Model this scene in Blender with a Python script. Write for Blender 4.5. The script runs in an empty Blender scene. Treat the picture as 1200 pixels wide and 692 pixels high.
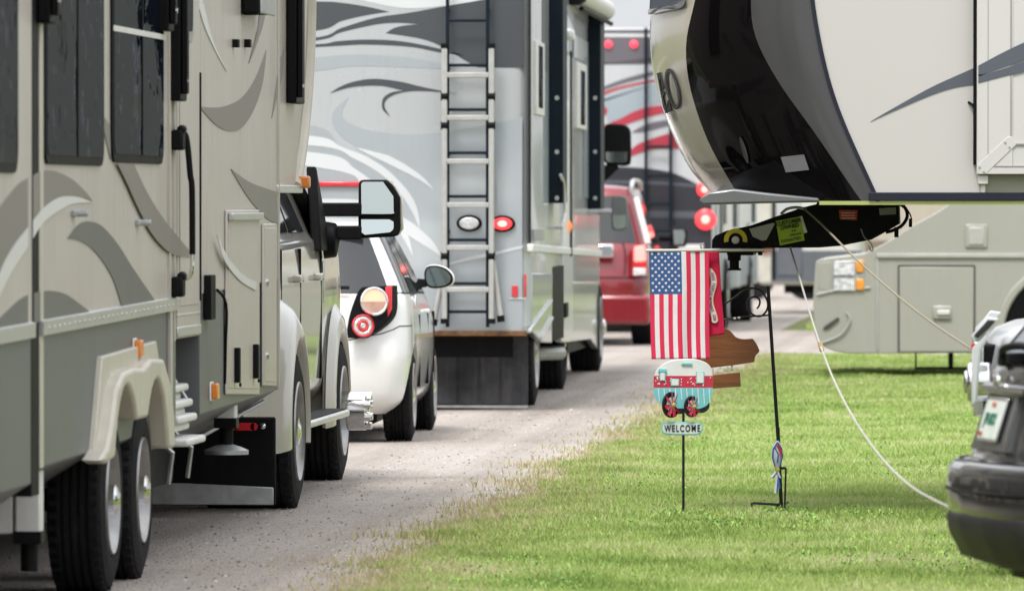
import bpy, bmesh, math, random
import numpy as np
from mathutils import Vector, Matrix
random.seed(7); rng = np.random.default_rng(7)
R = math.radians
scene = bpy.context.scene
COL = scene.collection

# ------------------------------------------------------------------ camera
FPX = 9000.0
YAW = math.atan(620/FPX); PITCH = math.atan(111/FPX); EYE = 1.65
cam = bpy.data.cameras.new('camera'); camo = bpy.data.objects.new('camera', cam); COL.objects.link(camo)
cam.sensor_width = 36; cam.lens = 36*FPX/1200; cam.clip_start = 1; cam.clip_end = 5000
camo.location = (0, 0, EYE); camo.rotation_euler = (R(90)-PITCH, 0, YAW)
cam.dof.use_dof = True; cam.dof.focus_distance = 42.5; cam.dof.aperture_fstop = 6.8
scene.camera = camo
CM = camo.rotation_euler.to_matrix()
def ray(px, py):
    return CM @ Vector(((px-600)/FPX, (346-py)/FPX, -1))
def onX(px, py, X):
    d = ray(px, py); t = X/d.x; return Vector((X, d.y*t, EYE+d.z*t))
def onY(px, py, Y):
    d = ray(px, py); t = Y/d.y; return Vector((d.x*t, Y, EYE+d.z*t))
def onP(px, py, p0, n):
    d = ray(px, py); o = Vector((0, 0, EYE)); t = (Vector(p0)-o).dot(Vector(n))/d.dot(Vector(n)); return o+d*t

# ------------------------------------------------------------------ materials
MATS = {}
def mat(name, col, rough=.5, metal=0, var=.08, scale=6., bump=0., bscale=40., coat=0, emit=None, estr=0, spec=.5, trans=0, dirt=0, stretch=None):
    if name in MATS: return MATS[name]
    m = bpy.data.materials.new(name); m.use_nodes = True
    nt = m.node_tree; N = nt.nodes; L = nt.links
    b = N['Principled BSDF']
    tc = N.new('ShaderNodeTexCoord'); mp = N.new('ShaderNodeMapping'); L.new(tc.outputs['Object'], mp.inputs[0])
    if stretch: mp.inputs['Scale'].default_value = stretch
    no = N.new('ShaderNodeTexNoise'); no.inputs['Scale'].default_value = scale; no.inputs['Detail'].default_value = 6
    L.new(mp.outputs[0], no.inputs['Vector'])
    cr = N.new('ShaderNodeValToRGB'); L.new(no.outputs[0], cr.inputs[0])
    c = Vector(col[:3])
    lo = c*(1-var); hi = c*(1+var)
    cr.color_ramp.elements[0].position = .3; cr.color_ramp.elements[1].position = .7
    cr.color_ramp.elements[0].color = (*lo, 1); cr.color_ramp.elements[1].color = (*[min(1, v) for v in hi], 1)
    out = cr.outputs[0]
    if dirt:
        n2 = N.new('ShaderNodeTexNoise'); n2.inputs['Scale'].default_value = 2.3; n2.inputs['Detail'].default_value = 9; n2.inputs['Roughness'].default_value = .7
        m2 = N.new('ShaderNodeMapping'); m2.inputs['Scale'].default_value = (6, 6, .7); L.new(tc.outputs['Object'], m2.inputs[0]); L.new(m2.outputs[0], n2.inputs['Vector'])
        r2 = N.new('ShaderNodeMapRange'); r2.inputs[1].default_value = .5; r2.inputs[2].default_value = .75; r2.inputs[4].default_value = dirt
        L.new(n2.outputs[0], r2.inputs[0])
        mx = N.new('ShaderNodeMixRGB'); L.new(r2.outputs[0], mx.inputs[0]); L.new(out, mx.inputs[1]); mx.inputs[2].default_value = (.19, .16, .13, 1)
        out = mx.outputs[0]
    L.new(out, b.inputs['Base Color'])
    rr = N.new('ShaderNodeMapRange'); L.new(no.outputs[0], rr.inputs[0])
    rr.inputs[3].default_value = max(0.02, rough*.85); rr.inputs[4].default_value = min(1, rough*1.18)
    L.new(rr.outputs[0], b.inputs['Roughness'])
    b.inputs['Metallic'].default_value = metal; b.inputs['Coat Weight'].default_value = coat; b.inputs['Coat Roughness'].default_value = .06
    b.inputs['Specular IOR Level'].default_value = spec; b.inputs['Transmission Weight'].default_value = trans
    if emit: b.inputs['Emission Color'].default_value = (*emit, 1); b.inputs['Emission Strength'].default_value = estr
    if bump:
        nb = N.new('ShaderNodeTexNoise'); nb.inputs['Scale'].default_value = bscale; nb.inputs['Detail'].default_value = 5
        L.new(mp.outputs[0], nb.inputs['Vector'])
        bp = N.new('ShaderNodeBump'); bp.inputs['Strength'].default_value = bump; bp.inputs['Distance'].default_value = .02
        L.new(nb.outputs[0], bp.inputs['Height']); L.new(bp.outputs[0], b.inputs['Normal'])
    MATS[name] = m
    return m

beige   = mat('beige_gelcoat', (.49, .44, .40), .36, .0, .06, 1.5, .10, 1.0, coat=.1, dirt=.3, spec=.35)
beige2  = mat('beige_door', (.48, .435, .385), .38, 0, .05, 2, coat=.1, dirt=.15)
greyl   = mat('grey_lower_gelcoat', (.118, .122, .13), .38, .0, .1, 1.5, .08, 1.0, spec=.3, dirt=.2)
taupe   = mat('taupe_vinyl', (.22, .20, .18), .45, 0, .05, 2, spec=.3)
taupe2  = mat('grey_vinyl', (.14, .14, .13), .45, 0, .05, 2, spec=.3)
hilite  = mat('pale_vinyl', (.68, .68, .67), .35, 0, .04, 2, coat=.4)
cream   = mat('cream_plastic', (.52, .48, .40), .4, 0, .06, 4, dirt=.25)
black   = mat('black_powder_coat', (.005, .005, .006), .5, 0, .2, 8, .05, 60, dirt=.02, spec=.12)
blackg  = mat('black_gloss_paint', (.004, .0035, .004), .05, 0, .2, 2, .05, .9, spec=.16)
blackp  = mat('black_plastic', (.006, .006, .007), .55, 0, .2, 8, spec=.12)
navy    = mat('dark_navy_aluminium', (.006, .012, .020), .5, .0, .2, 8, spec=.15)
glass   = mat('dark_window_glass', (.008, .012, .018), .12, 0, .3, 1.2, .25, 1.6, spec=.02)
def glossy_glass(name, col, fac, rough, bump, gcol=(.8, .85, .9)):
    m = bpy.data.materials.new(name); m.use_nodes = True; N = m.node_tree.nodes; L = m.node_tree.links
    b = N['Principled BSDF']; b.inputs['Specular IOR Level'].default_value = 0; b.inputs['Roughness'].default_value = .6
    tc = N.new('ShaderNodeTexCoord'); mp = N.new('ShaderNodeMapping'); mp.inputs['Scale'].default_value = (1, .8, 1.6); L.new(tc.outputs['Object'], mp.inputs[0])
    n = N.new('ShaderNodeTexNoise'); n.inputs['Scale'].default_value = 1.8; n.inputs['Detail'].default_value = 3; L.new(mp.outputs[0], n.inputs['Vector'])
    r = N.new('ShaderNodeValToRGB'); L.new(n.outputs[0], r.inputs[0]); r.color_ramp.elements[0].color = (*[c*.5 for c in col], 1); r.color_ramp.elements[1].color = (*[c*1.6 for c in col], 1); L.new(r.outputs[0], b.inputs['Base Color'])
    g = N.new('ShaderNodeBsdfGlossy'); g.inputs['Roughness'].default_value = rough; g.inputs['Color'].default_value = (*gcol, 1)
    bp = N.new('ShaderNodeBump'); bp.inputs['Strength'].default_value = bump; bp.inputs['Distance'].default_value = .03; L.new(n.outputs[0], bp.inputs['Height']); L.new(bp.outputs[0], g.inputs['Normal'])
    mx = N.new('ShaderNodeMixShader'); mx.inputs[0].default_value = fac; L.new(b.outputs[0], mx.inputs[1]); L.new(g.outputs[0], mx.inputs[2]); L.new(mx.outputs[0], N['Material Output'].inputs[0])
    MATS[name] = m; return m
glass = glossy_glass('dark_tinted_glass', (.005, .008, .013), .13, .03, 1.0)
glareglass = glossy_glass('glare_glass', (.03, .035, .04), .42, .04, .1, (.9, .92, .95))
glasscar = mat('tinted_car_glass', (.02, .023, .027), .05, 0, .2, 1, .03, 1.6, spec=.6)
alu     = mat('brushed_aluminium', (.62, .62, .62), .35, .85, .08, 20, dirt=.1)
steel   = mat('galvanised_steel', (.42, .43, .43), .45, .7, .15, 12, dirt=.3)
chrome  = mat('chrome', (.75, .75, .76), .1, 1, .05, 8)
alloy   = mat('brake_dusted_alloy', (.30, .295, .29), .38, .75, .25, 9, dirt=.45)
mirrorm = mat('mirror_glass', (.50, .55, .54), .03, 1, .02, 2)
rubber  = mat('tyre_rubber', (.012, .012, .013), .8, 0, .3, 30, .4, 90, dirt=.10, spec=.15)
offwhite = mat('white_trim', (.68, .67, .64), .45, 0, .05, 6, dirt=.12)
amber   = mat('amber_lens', (.75, .22, .03), .25, 0, .1, 8, coat=.5)
redlens = mat('red_lens', (.6, .02, .03), .25, 0, .1, 8, coat=.6)
redlit  = mat('lit_red_lamp', (.7, .04, .05), .3, 0, .1, 8, emit=(1, .04, .05), estr=.9)
redhot  = mat('lit_red_lamp_core', (.8, .2, .15), .3, 0, .1, 8, emit=(1, .30, .24), estr=1.8)
clearl  = mat('clear_lens', (.7, .7, .7), .15, .3, .25, 20, .4, 30, coat=.5)
rust    = mat('rusty_steel', (.17, .085, .035), .6, .3, .4, 25, .3, 60)

# ------------------------------------------------------------------ mesh builder
class MB:
    def __init__(s): s.v = []; s.f = []; s.m = []
    def add(s, vs, fs, mi=0):
        o = len(s.v); s.v += [tuple(v) for v in vs]; s.f += [tuple(i+o for i in f) for f in fs]; s.m += [mi]*len(fs); return s
    def box(s, x0, x1, y0, y1, z0, z1, mi=0):
        x0, x1 = sorted((x0, x1)); y0, y1 = sorted((y0, y1)); z0, z1 = sorted((z0, z1))
        v = [(x, y, z) for z in (z0, z1) for y in (y0, y1) for x in (x0, x1)]
        return s.add(v, [(0, 2, 3, 1), (4, 5, 7, 6), (0, 1, 5, 4), (2, 6, 7, 3), (0, 4, 6, 2), (1, 3, 7, 5)], mi)
    def prism(s, pts, off, mi=0, mi_side=None):
        n = len(pts); off = Vector(off); a = [Vector(p) for p in pts]; b = [p+off for p in a]
        nrm = Vector((0, 0, 0))
        for i in range(n): nrm += (a[i]).cross(a[(i+1) % n])
        if nrm.dot(off) > 0: a = a[::-1]; b = b[::-1]     # front faces away from the offset
        fs = [tuple(range(n)), tuple(range(2*n-1, n-1, -1))]
        s.add(a+b, fs, mi)
        return s.add(a+b, [((i+1) % n, i, i+n, (i+1) % n+n) for i in range(n)], mi if mi_side is None else mi_side)
    def tube(s, pts, r, n=8, mi=0, closed=False):
        pts = [Vector(p) for p in pts]; m = len(pts); vs = []; fs = []
        rs = r if isinstance(r, (list, tuple)) else [r]*m
        up = None
        for i, p in enumerate(pts):
            if closed: t = pts[(i+1) % m]-pts[i-1]
            else: t = pts[min(i+1, m-1)]-pts[max(i-1, 0)]
            t.normalize()
            if up is None: up = t.orthogonal().normalized()
            up = (up-t*up.dot(t)); up = up.normalized() if up.length > 1e-6 else t.orthogonal().normalized()
            w = t.cross(up)
            for k in range(n):
                a = 2*math.pi*k/n; vs.append(p+(up*math.cos(a)+w*math.sin(a))*rs[i])
        for i in range(m if closed else m-1):
            j = (i+1) % m
            for k in range(n):
                fs.append((i*n+k, i*n+(k+1) % n, j*n+(k+1) % n, j*n+k))
        if not closed: fs += [tuple(range(n-1, -1, -1)), tuple(range((m-1)*n, m*n))]
        return s.add(vs, fs, mi)
    def lathe(s, c, axis, prof, n=40, mi=0, a0=0, a1=None):
        c = Vector(c); ax = Vector(axis).normalized(); u = ax.orthogonal().normalized(); w = ax.cross(u)
        full = a1 is None; a1 = 2*math.pi if full else a1; k = n if full else n+1
        vs = []
        for (r, h) in prof:
            for i in range(k):
                a = a0+(a1-a0)*i/n; vs.append(c+ax*h+(u*math.cos(a)+w*math.sin(a))*max(r, 1e-4))
        fs = []
        for j in range(len(prof)-1):
            for i in range(n):
                i2 = (i+1) % k; fs.append((j*k+i, j*k+i2, (j+1)*k+i2, (j+1)*k+i))
        return s.add(vs, fs, mi)
    def cyl(s, p0, p1, r, n=20, mi=0):
        p0 = Vector(p0); p1 = Vector(p1); h = (p1-p0).length
        return s.lathe(p0, p1-p0, [(0, 0), (r, 0), (r, h), (0, h)], n, mi)
    def grid(s, fn, us, vs_, mi=0, flip=False):
        nu = len(us); nv = len(vs_); V = [fn(u, v) for v in vs_ for u in us]; F = []
        for j in range(nv-1):
            for i in range(nu-1):
                q = (j*nu+i, j*nu+i+1, (j+1)*nu+i+1, (j+1)*nu+i)
                F.append(q[::-1] if flip else q)
        return s.add(V, F, mi)
    def build(s, name, mats, parent=None, bevel=0, smooth=35, seg=2, label=None, recalc=True):
        me = bpy.data.meshes.new(name)
        off = WORLD_OFF.get(parent.name, Vector((0, 0, 0))) if parent else Vector((0, 0, 0))
        me.from_pydata([tuple(Vector(v)-off) for v in s.v], [], s.f)
        if not isinstance(mats, (list, tuple)): mats = [mats]
        for m in mats: me.materials.append(m)
        me.polygons.foreach_set('material_index', s.m)
        if recalc:
            bm = bmesh.new(); bm.from_mesh(me); bmesh.ops.remove_doubles(bm, verts=bm.verts, dist=1e-5)
            bmesh.ops.recalc_face_normals(bm, faces=bm.faces); bm.to_mesh(me); bm.free()
        me.update()
        if smooth: me.shade_smooth(); me.set_sharp_from_angle(angle=R(smooth))
        o = bpy.data.objects.new(name, me); COL.objects.link(o)
        if parent: o.parent = parent; WORLD_OFF[o.name] = off
        if bevel:
            b = o.modifiers.new('bevel', 'BEVEL'); b.width = bevel; b.segments = seg; b.limit_method = 'ANGLE'; b.angle_limit = R(40); b.harden_normals = False
        if label: o['label'] = label
        return o
WORLD_OFF = {}
def thing(name, label, cat, loc=(0, 0, 0), rz=0, group=None, local=False):
    """local=False: parts are given in world metres; local=True: in the thing's own frame"""
    o = bpy.data.objects.new(name, None); COL.objects.link(o); o.empty_display_size = .2
    o.location = loc; o.rotation_euler = (0, 0, rz); o['label'] = label; o['category'] = cat
    if group: o['group'] = group
    WORLD_OFF[o.name] = Vector((0, 0, 0)) if local else Vector(loc)
    return o
def tag(o, label=None, cat=None, group=None, kind=None):
    if label: o['label'] = label
    if cat: o['category'] = cat
    if group: o['group'] = group
    if kind: o['kind'] = kind
    return o
def rebase(o, loc):
    """give a single-mesh thing its origin at its own base"""
    loc = Vector(loc); o.data.transform(Matrix.Translation(-loc)); o.location = loc; return o
def cr(pts, n=6, closed=True):
    """Catmull-Rom through points"""
    P = [Vector(p) for p in pts]; m = len(P); out = []
    for i in range(m if closed else m-1):
        if closed: a, b, c, d = P[i-1], P[i], P[(i+1) % m], P[(i+2) % m]
        else: a, b, c, d = P[max(i-1, 0)], P[i], P[i+1], P[min(i+2, m-1)]
        for k in range(n):
            t = k/n
            out.append(.5*((2*b)+(c-a)*t+(2*a-5*b+4*c-d)*t*t+(3*b-a-3*c+d)*t**3))
    if not closed: out.append(P[-1])
    return out
def crc(pts, n=6):
    """closed smooth outline; a point given as (x, y, 1) is a sharp corner"""
    idx = [i for i, p in enumerate(pts) if len(p) > 2]
    P = [Vector((p[0], p[1])) for p in pts]
    if not idx: return cr(P, n)
    out = []
    for a, b in zip(idx, idx[1:]+[idx[0]+len(P)]):
        seg = [P[k % len(P)] for k in range(a, b+1)]
        out += cr(seg, n, closed=False)[:-1]
    return out
def boolean_cut(o, cutters):
    for mb in cutters:
        c = mb.build('cutter', black, None, smooth=0); c.location = o.matrix_basis.translation*0
        md = o.modifiers.new('b', 'BOOLEAN'); md.operation = 'DIFFERENCE'; md.solver = 'EXACT'; md.object = c
        bpy.context.view_layer.update()
        c.matrix_world = o.matrix_world.copy() if o.parent is None else (o.parent.matrix_basis.copy())
        bpy.context.view_layer.update()
        dg = bpy.context.evaluated_depsgraph_get()
        me = bpy.data.meshes.new_from_object(o.evaluated_get(dg), preserve_all_data_layers=True, depsgraph=dg)
        o.modifiers.remove(md); old = o.data; o.data = me; bpy.data.meshes.remove(old)
        bpy.data.objects.remove(c, do_unlink=True)
        o.data.shade_smooth(); o.data.set_sharp_from_angle(angle=R(30))
def text_mesh(txt, size, bold=0.0, ext=.001, space=1.0):
    cu = bpy.data.curves.new('text', 'FONT'); cu.body = txt; cu.size = size; cu.align_x = 'CENTER'; cu.align_y = 'CENTER'
    cu.extrude = ext; cu.offset = bold; cu.space_character = space
    t = bpy.data.objects.new('text', cu); COL.objects.link(t); bpy.context.view_layer.update()
    me = bpy.data.meshes.new_from_object(t.evaluated_get(bpy.context.evaluated_depsgraph_get()))
    vs = [v.co.copy() for v in me.vertices]; fs = [tuple(p.vertices) for p in me.polygons]
    bpy.data.objects.remove(t, do_unlink=True); bpy.data.meshes.remove(me); bpy.data.curves.remove(cu)
    return vs, fs
def put_text(mb, txt, size, origin, right, up, bold=0, mi=0, sx=1, space=1.0):
    vs, fs = text_mesh(txt, size, bold, .001, space); o = Vector(origin); r = Vector(right).normalized(); u = Vector(up).normalized(); n = r.cross(u)
    mb.add([o+r*v.x*sx+u*v.y+n*v.z for v in vs], fs, mi)

# ------------------------------------------------------------------ wheels
def wheel(parent, c, r, w, side=1, rimr=None, rimmat=None, spokes=8, dual=False, hub=.05, style='disc'):
    """c: centre of the OUTER sidewall plane in the frame of the parent's parts; axis X, outer side = +X*side"""
    rimr = rimr or r*.6; rimmat = rimmat or alu; rimmat = alloy if rimmat is alu else rimmat; c = Vector(c); A = Vector((side, 0, 0))
    t = MB(); tw = w
    prof = [(rimr, -.02), (rimr+.015, 0), (r*.80, .006), (r*.93, -.008), (r*.975, -.028), (r, -.05)]
    n = 4
    for k in range(n):                                    # circumferential tread grooves
        h0 = -.05-(tw-.1)*(k+.2)/n; h1 = -.05-(tw-.1)*(k+.8)/n
        prof += [(r, h0), (r-.011, h0-.004), (r-.011, h0-.013), (r, h0-.017), (r, h1)]
    prof += [(r, -tw+.05), (r*.93, -tw+.008), (r*.8, -tw), (rimr, -tw+.02)]
    t.lathe(c, A, prof, 56)
    seg = 46                                              # tread blocks on the shoulder
    for k in range(seg):
        a = 2*math.pi*k/seg
        for hh in (-.035, -tw+.035):
            u = Vector((0, math.cos(a), math.sin(a))); q = Vector((0, -math.sin(a), math.cos(a)))
            p = c+A*hh+u*(r*.985); d = .4*math.pi*r/seg
            vs = [p+A*sx*.018+q*sq*d+u*su*.008 for su in (-1, 1) for sq in (-1, 1) for sx in (-1, 1)]
            t.add(vs, [(0, 2, 3, 1), (4, 5, 7, 6), (0, 1, 5, 4), (2, 6, 7, 3), (0, 4, 6, 2), (1, 3, 7, 5)])
    wh = MB()
    wh.lathe(c, A, [(.001, -.09), (rimr*.3, -.085), (rimr*.34, -.06), (rimr*.55, -.075), (rimr*.85, -.06), (rimr*.9, -.05), (rimr*.93, -.012), (rimr*1.01, .008), (rimr*1.03, 0), (rimr*1.02, -.03), (rimr*.98, -.05), (rimr*.98, -tw*.8), (0.001, -tw*.8)], 48)
    rim = wh
    tyre = t.build('tyre', rubber, parent, smooth=30, recalc=True)
    ro = rim.build('rim', rimmat, tyre, smooth=40)
    h = MB()
    for k in range(spokes):
        a = 2*math.pi*(k+.5)/spokes; p = c+Vector((0, math.cos(a), math.sin(a)))*rimr*.68
        h.cyl(p+A*(-.085), p+A*(-.062), rimr*(.17 if style == 'disc' else .2), 14)
    h.build('vent_hole', blackp, tyre)
    cp = MB()
    cp.lathe(c, A, [(rimr*.28, -.08), (rimr*.28, hub*.6), (rimr*.24, hub), (rimr*.12, hub+.012), (.001, hub+.014)], 28)
    for k in range(8):
        a = 2*math.pi*k/8; p = c+Vector((0, math.cos(a), math.sin(a)))*rimr*.4
        cp.cyl(p+A*(-.07), p+A*(-.035), .013, 8)
    cp.build('hub_cap', chrome, tyre)
    return tyre

# ------------------------------------------------------------------ car shell from height rings
CONT = [(0, 0), (.35, .002), (.62, .006), (.86, .022), (.965, .06), (1, .13), (1, .165), (1, .40), (1, .43), (1, .70), (.985, .74), (.93, .86), (.82, .94), (.55, .985), (.3, .996), (0, 1)]
def car_shell(root, rings, paint, glassm, side_win, rear_k=3, front_k=12, gl_row=4, cont=CONT, arches=None, sub=4, name='body', frame=None):
    """rings: (halfwidth, y_rear, y_front, z, sag) from sill to roof. windows: row gl_row..gl_row+1"""
    K = len(cont); Rn = len(rings)
    P = [[Vector((a*w, yr+b*(yf-yr), z - sg*b*b)) for (a, b) in cont] for (w, yr, yf, z, sg) in rings]
    def interp(seq, n):
        out = []
        m = len(seq)
        for i in range(m-1):
            a, b, c, d = seq[max(i-1, 0)], seq[i], seq[i+1], seq[min(i+2, m-1)]
            for k in range(n):
                t = k/n; T = .5
                m1 = (c-a)*T*.75; m2 = (d-b)*T*.75
                out.append(b*(2*t**3-3*t*t+1)+m1*(t**3-2*t*t+t)+c*(-2*t**3+3*t*t)+m2*(t**3-t*t))
        out.append(seq[-1]); return out
    rows = [interp(r, sub) for r in P]
    cols = list(zip(*rows)); cols = [interp(list(c), sub) for c in cols]     # cols[k][row]
    nk = len(cols); nr = len(cols[0])
    body = MB(); gl = MB()
    def isglass(ri, ki):
        r = ri//sub; k = ki//sub
        if r != gl_row: return False
        return k < rear_k or k >= front_k or any(a <= k < b for a, b in side_win)
    for sx in (1, -1):
        V = [Vector((p.x*sx, p.y, p.z)) for c in cols for p in c]
        fb = []; fg = []
        for k in range(nk-1):
            for r in range(nr-1):
                q = (k*nr+r, (k+1)*nr+r, (k+1)*nr+r+1, k*nr+r+1)
                if sx < 0: q = q[::-1]
                fb.append(q)
                if isglass(r, k): fg.append(q)
        body.add(V, fb)
        # bottom cap and roof closing strip toward the centre line
        bot = [Vector((c[0].x*sx, c[0].y, c[0].z)) for c in cols]; cen = [Vector((0, c[0].y, c[0].z)) for c in cols]
        n = len(bot); body.add(bot+cen, [((i, i+1, n+i+1, n+i) if sx < 0 else (i+1, i, n+i, n+i+1)) for i in range(n-1)])
        top = [Vector((c[-1].x*sx, c[-1].y, c[-1].z)) for c in cols]; cen = [Vector((0, c[-1].y, c[-1].z+.002)) for c in cols]
        body.add(top+cen, [((i, i+1, n+i+1, n+i) if sx > 0 else (i+1, i, n+i, n+i+1)) for i in range(n-1)])
        # glass, a few mm proud of the shell
        used = {}; gv = []; gf = []
        for q in fg:
            pts = [V[i] for i in q]; nn = (pts[1]-pts[0]).cross(pts[2]-pts[0])
            if nn.length > 0: nn.normalize()
            if nn.dot(Vector((pts[0].x, pts[0].y-(rings[0][1]+rings[0][2])/2, .0))) < 0: nn = -nn
            for i in q:
                used.setdefault(i, Vector((0, 0, 0))); used[i] += nn
        mp = {}
        for i, nn in used.items():
            mp[i] = len(gv); gv.append(V[i]+nn.normalized()*.006)
        gl.add(gv, [tuple(mp[i] for i in q) for q in fg])
    bo = body.build(name, paint, root, smooth=32)
    if arches:
        cut = []
        for (y, z, r, depth) in arches:
            for sx in (1, -1):
                w = max(rr[0] for rr in rings)
                c = MB(); c.cyl((sx*(w+.2), y, z), (sx*(w-depth), y, z), r, 40); cut.append(c)
        boolean_cut(bo, cut)
    go = gl.build('window', glassm, root, smooth=60, recalc=False)
    bo['_'] = 0; del bo['_']
    SHELL[root.name] = (cols, sub)
    return bo, go
SHELL = {}
def shell_seam(root, name, pts, r=.004, m_=None, both=True):
    """thin dark shut line laid on the shell; pts are (column, row) in control units"""
    cols, sub = SHELL[root.name]
    def at(k, rw):
        k *= sub; rw *= sub; i, j = min(int(k), len(cols)-2), min(int(rw), len(cols[0])-2); a, b = k-i, rw-j
        return (cols[i][j]*(1-a)*(1-b)+cols[i+1][j]*a*(1-b)+cols[i][j+1]*(1-a)*b+cols[i+1][j+1]*a*b)
    P = []
    for (p, q) in zip(pts, pts[1:]):
        for t in range(8): P.append(at(p[0]+(q[0]-p[0])*t/8, p[1]+(q[1]-p[1])*t/8))
    P.append(at(*pts[-1]))
    for sx in ((1, -1) if both else (1,)):
        k = MB(); k.tube([(p.x*sx, p.y, p.z) for p in P], r, 6); k.build(name, m_ or blackp, root)

def swoosh(mb, outline, mapf, off, mi=0, n=6):
    pts = [mapf(p.x, p.y) for p in crc(outline, n)]
    mb.prism(pts, off, mi)
# ================================================================== GROUND
def nodes_mat(name):
    m = bpy.data.materials.new(name); m.use_nodes = True
    return m, m.node_tree.nodes, m.node_tree.links, m.node_tree.nodes['Principled BSDF']
def ramp(N, pos_cols):
    c = N.new('ShaderNodeValToRGB'); e = c.color_ramp.elements
    while len(e) < len(pos_cols): e.new(.5)
    for i, (p, col) in enumerate(pos_cols): e[i].position = p; e[i].color = (*col, 1)
    return c
m, N, L, b = nodes_mat('gravel')
tc = N.new('ShaderNodeTexCoord')
def noise(sc, det=6, ro=.6, vec=None, scale=None):
    n = N.new('ShaderNodeTexNoise'); n.inputs['Scale'].default_value = sc; n.inputs['Detail'].default_value = det; n.inputs['Roughness'].default_value = ro
    if scale:
        mp = N.new('ShaderNodeMapping'); mp.inputs['Scale'].default_value = scale; L.new(tc.outputs['Object'], mp.inputs[0]); L.new(mp.outputs[0], n.inputs['Vector'])
    else: L.new(tc.outputs['Object'], n.inputs['Vector'])
    return n
big = noise(.6, 8, .65, scale=(1.6, .45, 1)); c1 = ramp(N, [(.30, (.36, .31, .27)), (.5, (.425, .38, .345)), (.70, (.48, .44, .41))]); L.new(big.outputs[0], c1.inputs[0])
vo = N.new('ShaderNodeTexVoronoi'); vo.inputs['Scale'].default_value = 75; L.new(tc.outputs['Object'], vo.inputs['Vector'])
c2 = ramp(N, [(0, (.35, .33, .32)), (.35, (.85, .83, .8)), (.8, (1.15, 1.13, 1.1)), (1, (1.5, 1.5, 1.48))]); L.new(vo.outputs['Color'], c2.inputs[0])
mx = N.new('ShaderNodeMixRGB'); mx.blend_type = 'MULTIPLY'; mx.inputs[0].default_value = .6; L.new(c1.outputs[0], mx.inputs[1]); L.new(c2.outputs[0], mx.inputs[2])
tr = noise(1.2, 5, .6, scale=(1.9, .02, 1)); c3 = ramp(N, [(.35, (.78, .76, .74)), (.6, (1.12, 1.12, 1.12))]); L.new(tr.outputs[0], c3.inputs[0])
mx2 = N.new('ShaderNodeMixRGB'); mx2.blend_type = 'MULTIPLY'; mx2.inputs[0].default_value = .8; L.new(mx.outputs[0], mx2.inputs[1]); L.new(c3.outputs[0], mx2.inputs[2])
L.new(mx2.outputs[0], b.inputs['Base Color']); b.inputs['Roughness'].default_value = .9
bp = N.new('ShaderNodeBump'); bp.inputs['Strength'].default_value = .8; bp.inputs['Distance'].default_value = .02; L.new(vo.outputs['Distance'], bp.inputs['Height'])
L.new(bp.outputs[0], b.inputs['Normal'])
gravel = m
m, N, L, b = nodes_mat('turf_soil')
tc = N.new('ShaderNodeTexCoord')
n1 = noise(.5, 8, .7); c1 = ramp(N, [(.35, (.15, .15, .08)), (.5, (.14, .17, .06)), (.65, (.20, .20, .12))]); L.new(n1.outputs[0], c1.inputs[0])
n2 = noise(25, 6, .7); c2 = ramp(N, [(.3, (.5, .5, .5)), (.7, (1.4, 1.4, 1.3))]); L.new(n2.outputs[0], c2.inputs[0])
mx = N.new('ShaderNodeMixRGB'); mx.blend_type = 'MULTIPLY'; mx.inputs[0].default_value = .8; L.new(c1.outputs[0], mx.inputs[1]); L.new(c2.outputs[0], mx.inputs[2])
L.new(mx.outputs[0], b.inputs['Base Color']); b.inputs['Roughness'].default_value = 1; b.inputs['Specular IOR Level'].default_value = .1
turf = m

g = MB(); g.add([(-1500, -600, 0), (1500, -600, 0), (1500, 3000, 0), (-1500, 3000, 0)], [(0, 1, 2, 3)])
tag(g.build('ground', turf, smooth=0, recalc=False), kind='structure')

ROAD_X = -2.86
_ph = [random.uniform(0, 6) for _ in range(8)]
def edge_x(y):
    return (ROAD_X + .07*math.sin(y*1.9+_ph[0]) + .05*math.sin(y*4.3+_ph[1]) + .035*math.sin(y*9.7+_ph[2]) + .025*math.sin(y*21+_ph[3])
            + .04*math.sin(y*.55+_ph[4]))
ys = np.concatenate([np.arange(-30, 28, 2.), np.arange(28, 60, .06), np.arange(60, 84, .15)])
road = MB(); vs = []
for y in ys: vs += [(-11+.2*math.sin(y*.7), y, .004), (edge_x(y), y, .004)]
road.add(vs, [(2*i, 2*i+1, 2*i+3, 2*i+2) for i in range(len(ys)-1)])
tag(road.build('gravel_road', gravel, smooth=0, recalc=False), kind='structure')
cl = MB(); vs = []
xs = np.arange(-40, 60, .25)
for x in xs: vs += [(x, 84 if x < -2.86 else 81.5+.35*math.sin(x*2.1)+.2*math.sin(x*5.3)+2.6*max(0, 1-(x+2.86)/1.2)*0+.6, .0045), (x, 97+.4*math.sin(x*1.3), .0045)]
cl.add(vs, [(2*i, 2*i+1, 2*i+3, 2*i+2)[::-1] for i in range(len(xs)-1)])
tag(cl.build('gravel_lane', gravel, smooth=0, recalc=False), kind='structure')
fl = MB(); fl.add([(-11, 97.4, .004), (-3.3, 97.4, .004), (-3.3, 240, .004), (-11, 240, .004)], [(0, 1, 2, 3)])
tag(fl.build('gravel_road', gravel, smooth=0, recalc=False), kind='structure')

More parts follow.
